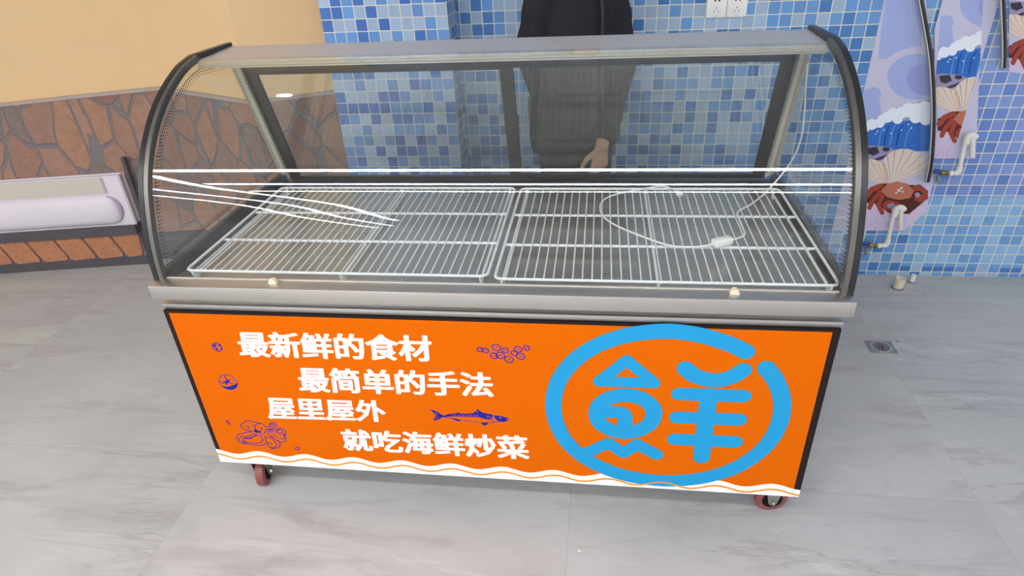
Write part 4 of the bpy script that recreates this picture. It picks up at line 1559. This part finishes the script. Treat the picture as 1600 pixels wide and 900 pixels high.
hb.ball(HC - FW * 0.05 - Vector((0, 0, 0.02)), 0.075, 0.95, 0.8, 1.1, Rh)
h_o = hb
# cut the hairline away from the face
bmesh.ops.recalc_face_normals(hb.bm, faces=hb.bm.faces[:])
kill = [v for v in hb.bm.verts if (v.co - HC).dot(FW) > 0.055 and (v.co - HC).z < 0.055]
bmesh.ops.delete(hb.bm, geom=kill, context='VERTS')
hb.build('hair', 'hair', person, 80)

cm = MB()
loft(cm, [(bp(0, 0, 0.755), 0.198, 0.150), (bp(0, 0, 0.80), 0.202, 0.150), (bp(0, 0, 0.92), 0.20, 0.147), (bp(0, 0, 1.08), 0.172, 0.132), (bp(0, 0, 1.26), 0.150, 0.125), (bp(0, 0, 1.38), 0.145, 0.11),
          (bp(0, 0, 1.45), 0.13, 0.095), (bp(0, 0.004, 1.49), 0.085, 0.082), (bp(0, 0.006, 1.53), 0.078, 0.078)], 32)
limb(cm, [SHR, ELR, WRR + (ELR - WRR) * 0.02], [0.062, 0.056, 0.050])
WS = WRL + (ELL - WRL).normalized() * 0.012
cm.ball(SHL, 0.062, seg=14)
cm.tube([SHL, ELL, WS], [0.062, 0.058, 0.049], 18)
coat = remesh(cm, 'coat', 'coat', person, 0.011, 6, 0.022)
b = MB()
b.tube([bp(-0.015, 0.152, 0.77), bp(-0.015, 0.150, 0.92), bp(-0.015, 0.138, 1.10), bp(-0.015, 0.136, 1.28), bp(-0.012, 0.105, 1.45)], 0.006, 6)
b.build('zip', 'rubber', coat)
tm_ = MB()
for s in (1, -1):
    limb(tm_, [bp(s * 0.085, 0, 0.88), bp(s * 0.09, 0.012, 0.50), bp(s * 0.09, -0.005, 0.30), bp(s * 0.09, -0.008, 0.085)], [0.090, 0.070, 0.064, 0.058])
remesh(tm_, 'trousers', 'trousers', person, 0.01, 4, 0.012)
for s in (1, -1):
    sm = MB()
    limb(sm, [bp(s * 0.09, -0.035, 0.048), bp(s * 0.097, 0.09, 0.044), bp(s * 0.103, 0.165, 0.036)], [0.046, 0.044, 0.034])
    sm.ball(bp(s * 0.09, -0.01, 0.09), 0.048, seg=14)
    sh = remesh(sm, 'shoe', 'shoe', person, 0.007, 3)
    lo = 0.004
    for v in sh.data.vertices:
        if v.co.z < lo: v.co.z = 0.0

# ------------------------------------------------------------------ ceiling lights (their reflections cross the curved glass)
LZ = CEIL_Z - 0.05


def strip(x0, y0, x1, y1, w, m, label):
    t = thing('led_strip_light', label, 'ceiling light', ((x0 + x1) / 2, (y0 + y1) / 2, LZ), 'long LED strips under the ceiling')
    hx, hy = (0, w / 2) if abs(x1 - x0) > abs(y1 - y0) else (w / 2, 0)
    lo = (min(x0, x1) - hx, min(y0, y1) - hy); hi = (max(x0, x1) + hx, max(y0, y1) + hy)
    MB().box((lo[0] - 0.01, lo[1] - 0.01, LZ + 0.012), (hi[0] + 0.01, hi[1] + 0.01, CEIL_Z), 0).build('housing', 'steel', t, 0)
    MB().box((lo[0], lo[1], LZ), (hi[0], hi[1], LZ + 0.0118), 0).build('diffuser', m, t, 0)


strip(-2.80, -1.68, 1.85, -1.68, 0.13, 'led', 'widest white LED strip across the ceiling, nearest the cabinet')
strip(-2.82, -2.58, 2.1, -2.58, 0.12, 'led_blue', 'cool white LED strip across the ceiling, second from cabinet')
strip(-2.82, -3.35, 2.35, -3.35, 0.10, 'led', 'white LED strip across the ceiling, farthest from the cabinet')
strip(-2.95, -1.95, -2.95, -8.3, 0.10, 'led', 'white LED strip running away along the left of the ceiling, innermost')
strip(-3.62, -2.90, -3.62, -10.2, 0.10, 'led_blue', 'cool LED strip running away along the left of the ceiling, middle one')
strip(-4.30, -3.75, -4.30, -11.4, 0.09, 'led', 'white LED strip running away along the left of the ceiling, outermost')
dl = thing('downlight', 'round recessed ceiling downlight above the stone wall', 'ceiling light', (-1.43, 0.81, CEIL_Z))
MB().lathe((-1.43, 0.81, CEIL_Z), (0, 0, -1), [(0, 0.062), (0.008, 0.062), (0.012, 0.055), (0.006, 0.048)], 28).build('bezel', 'steel', dl)
MB().lathe((-1.43, 0.81, CEIL_Z - 0.004), (0, 0, -1), [(0, 0.046), (0.006, 0.046)], 28).build('lamp', 'led', dl)
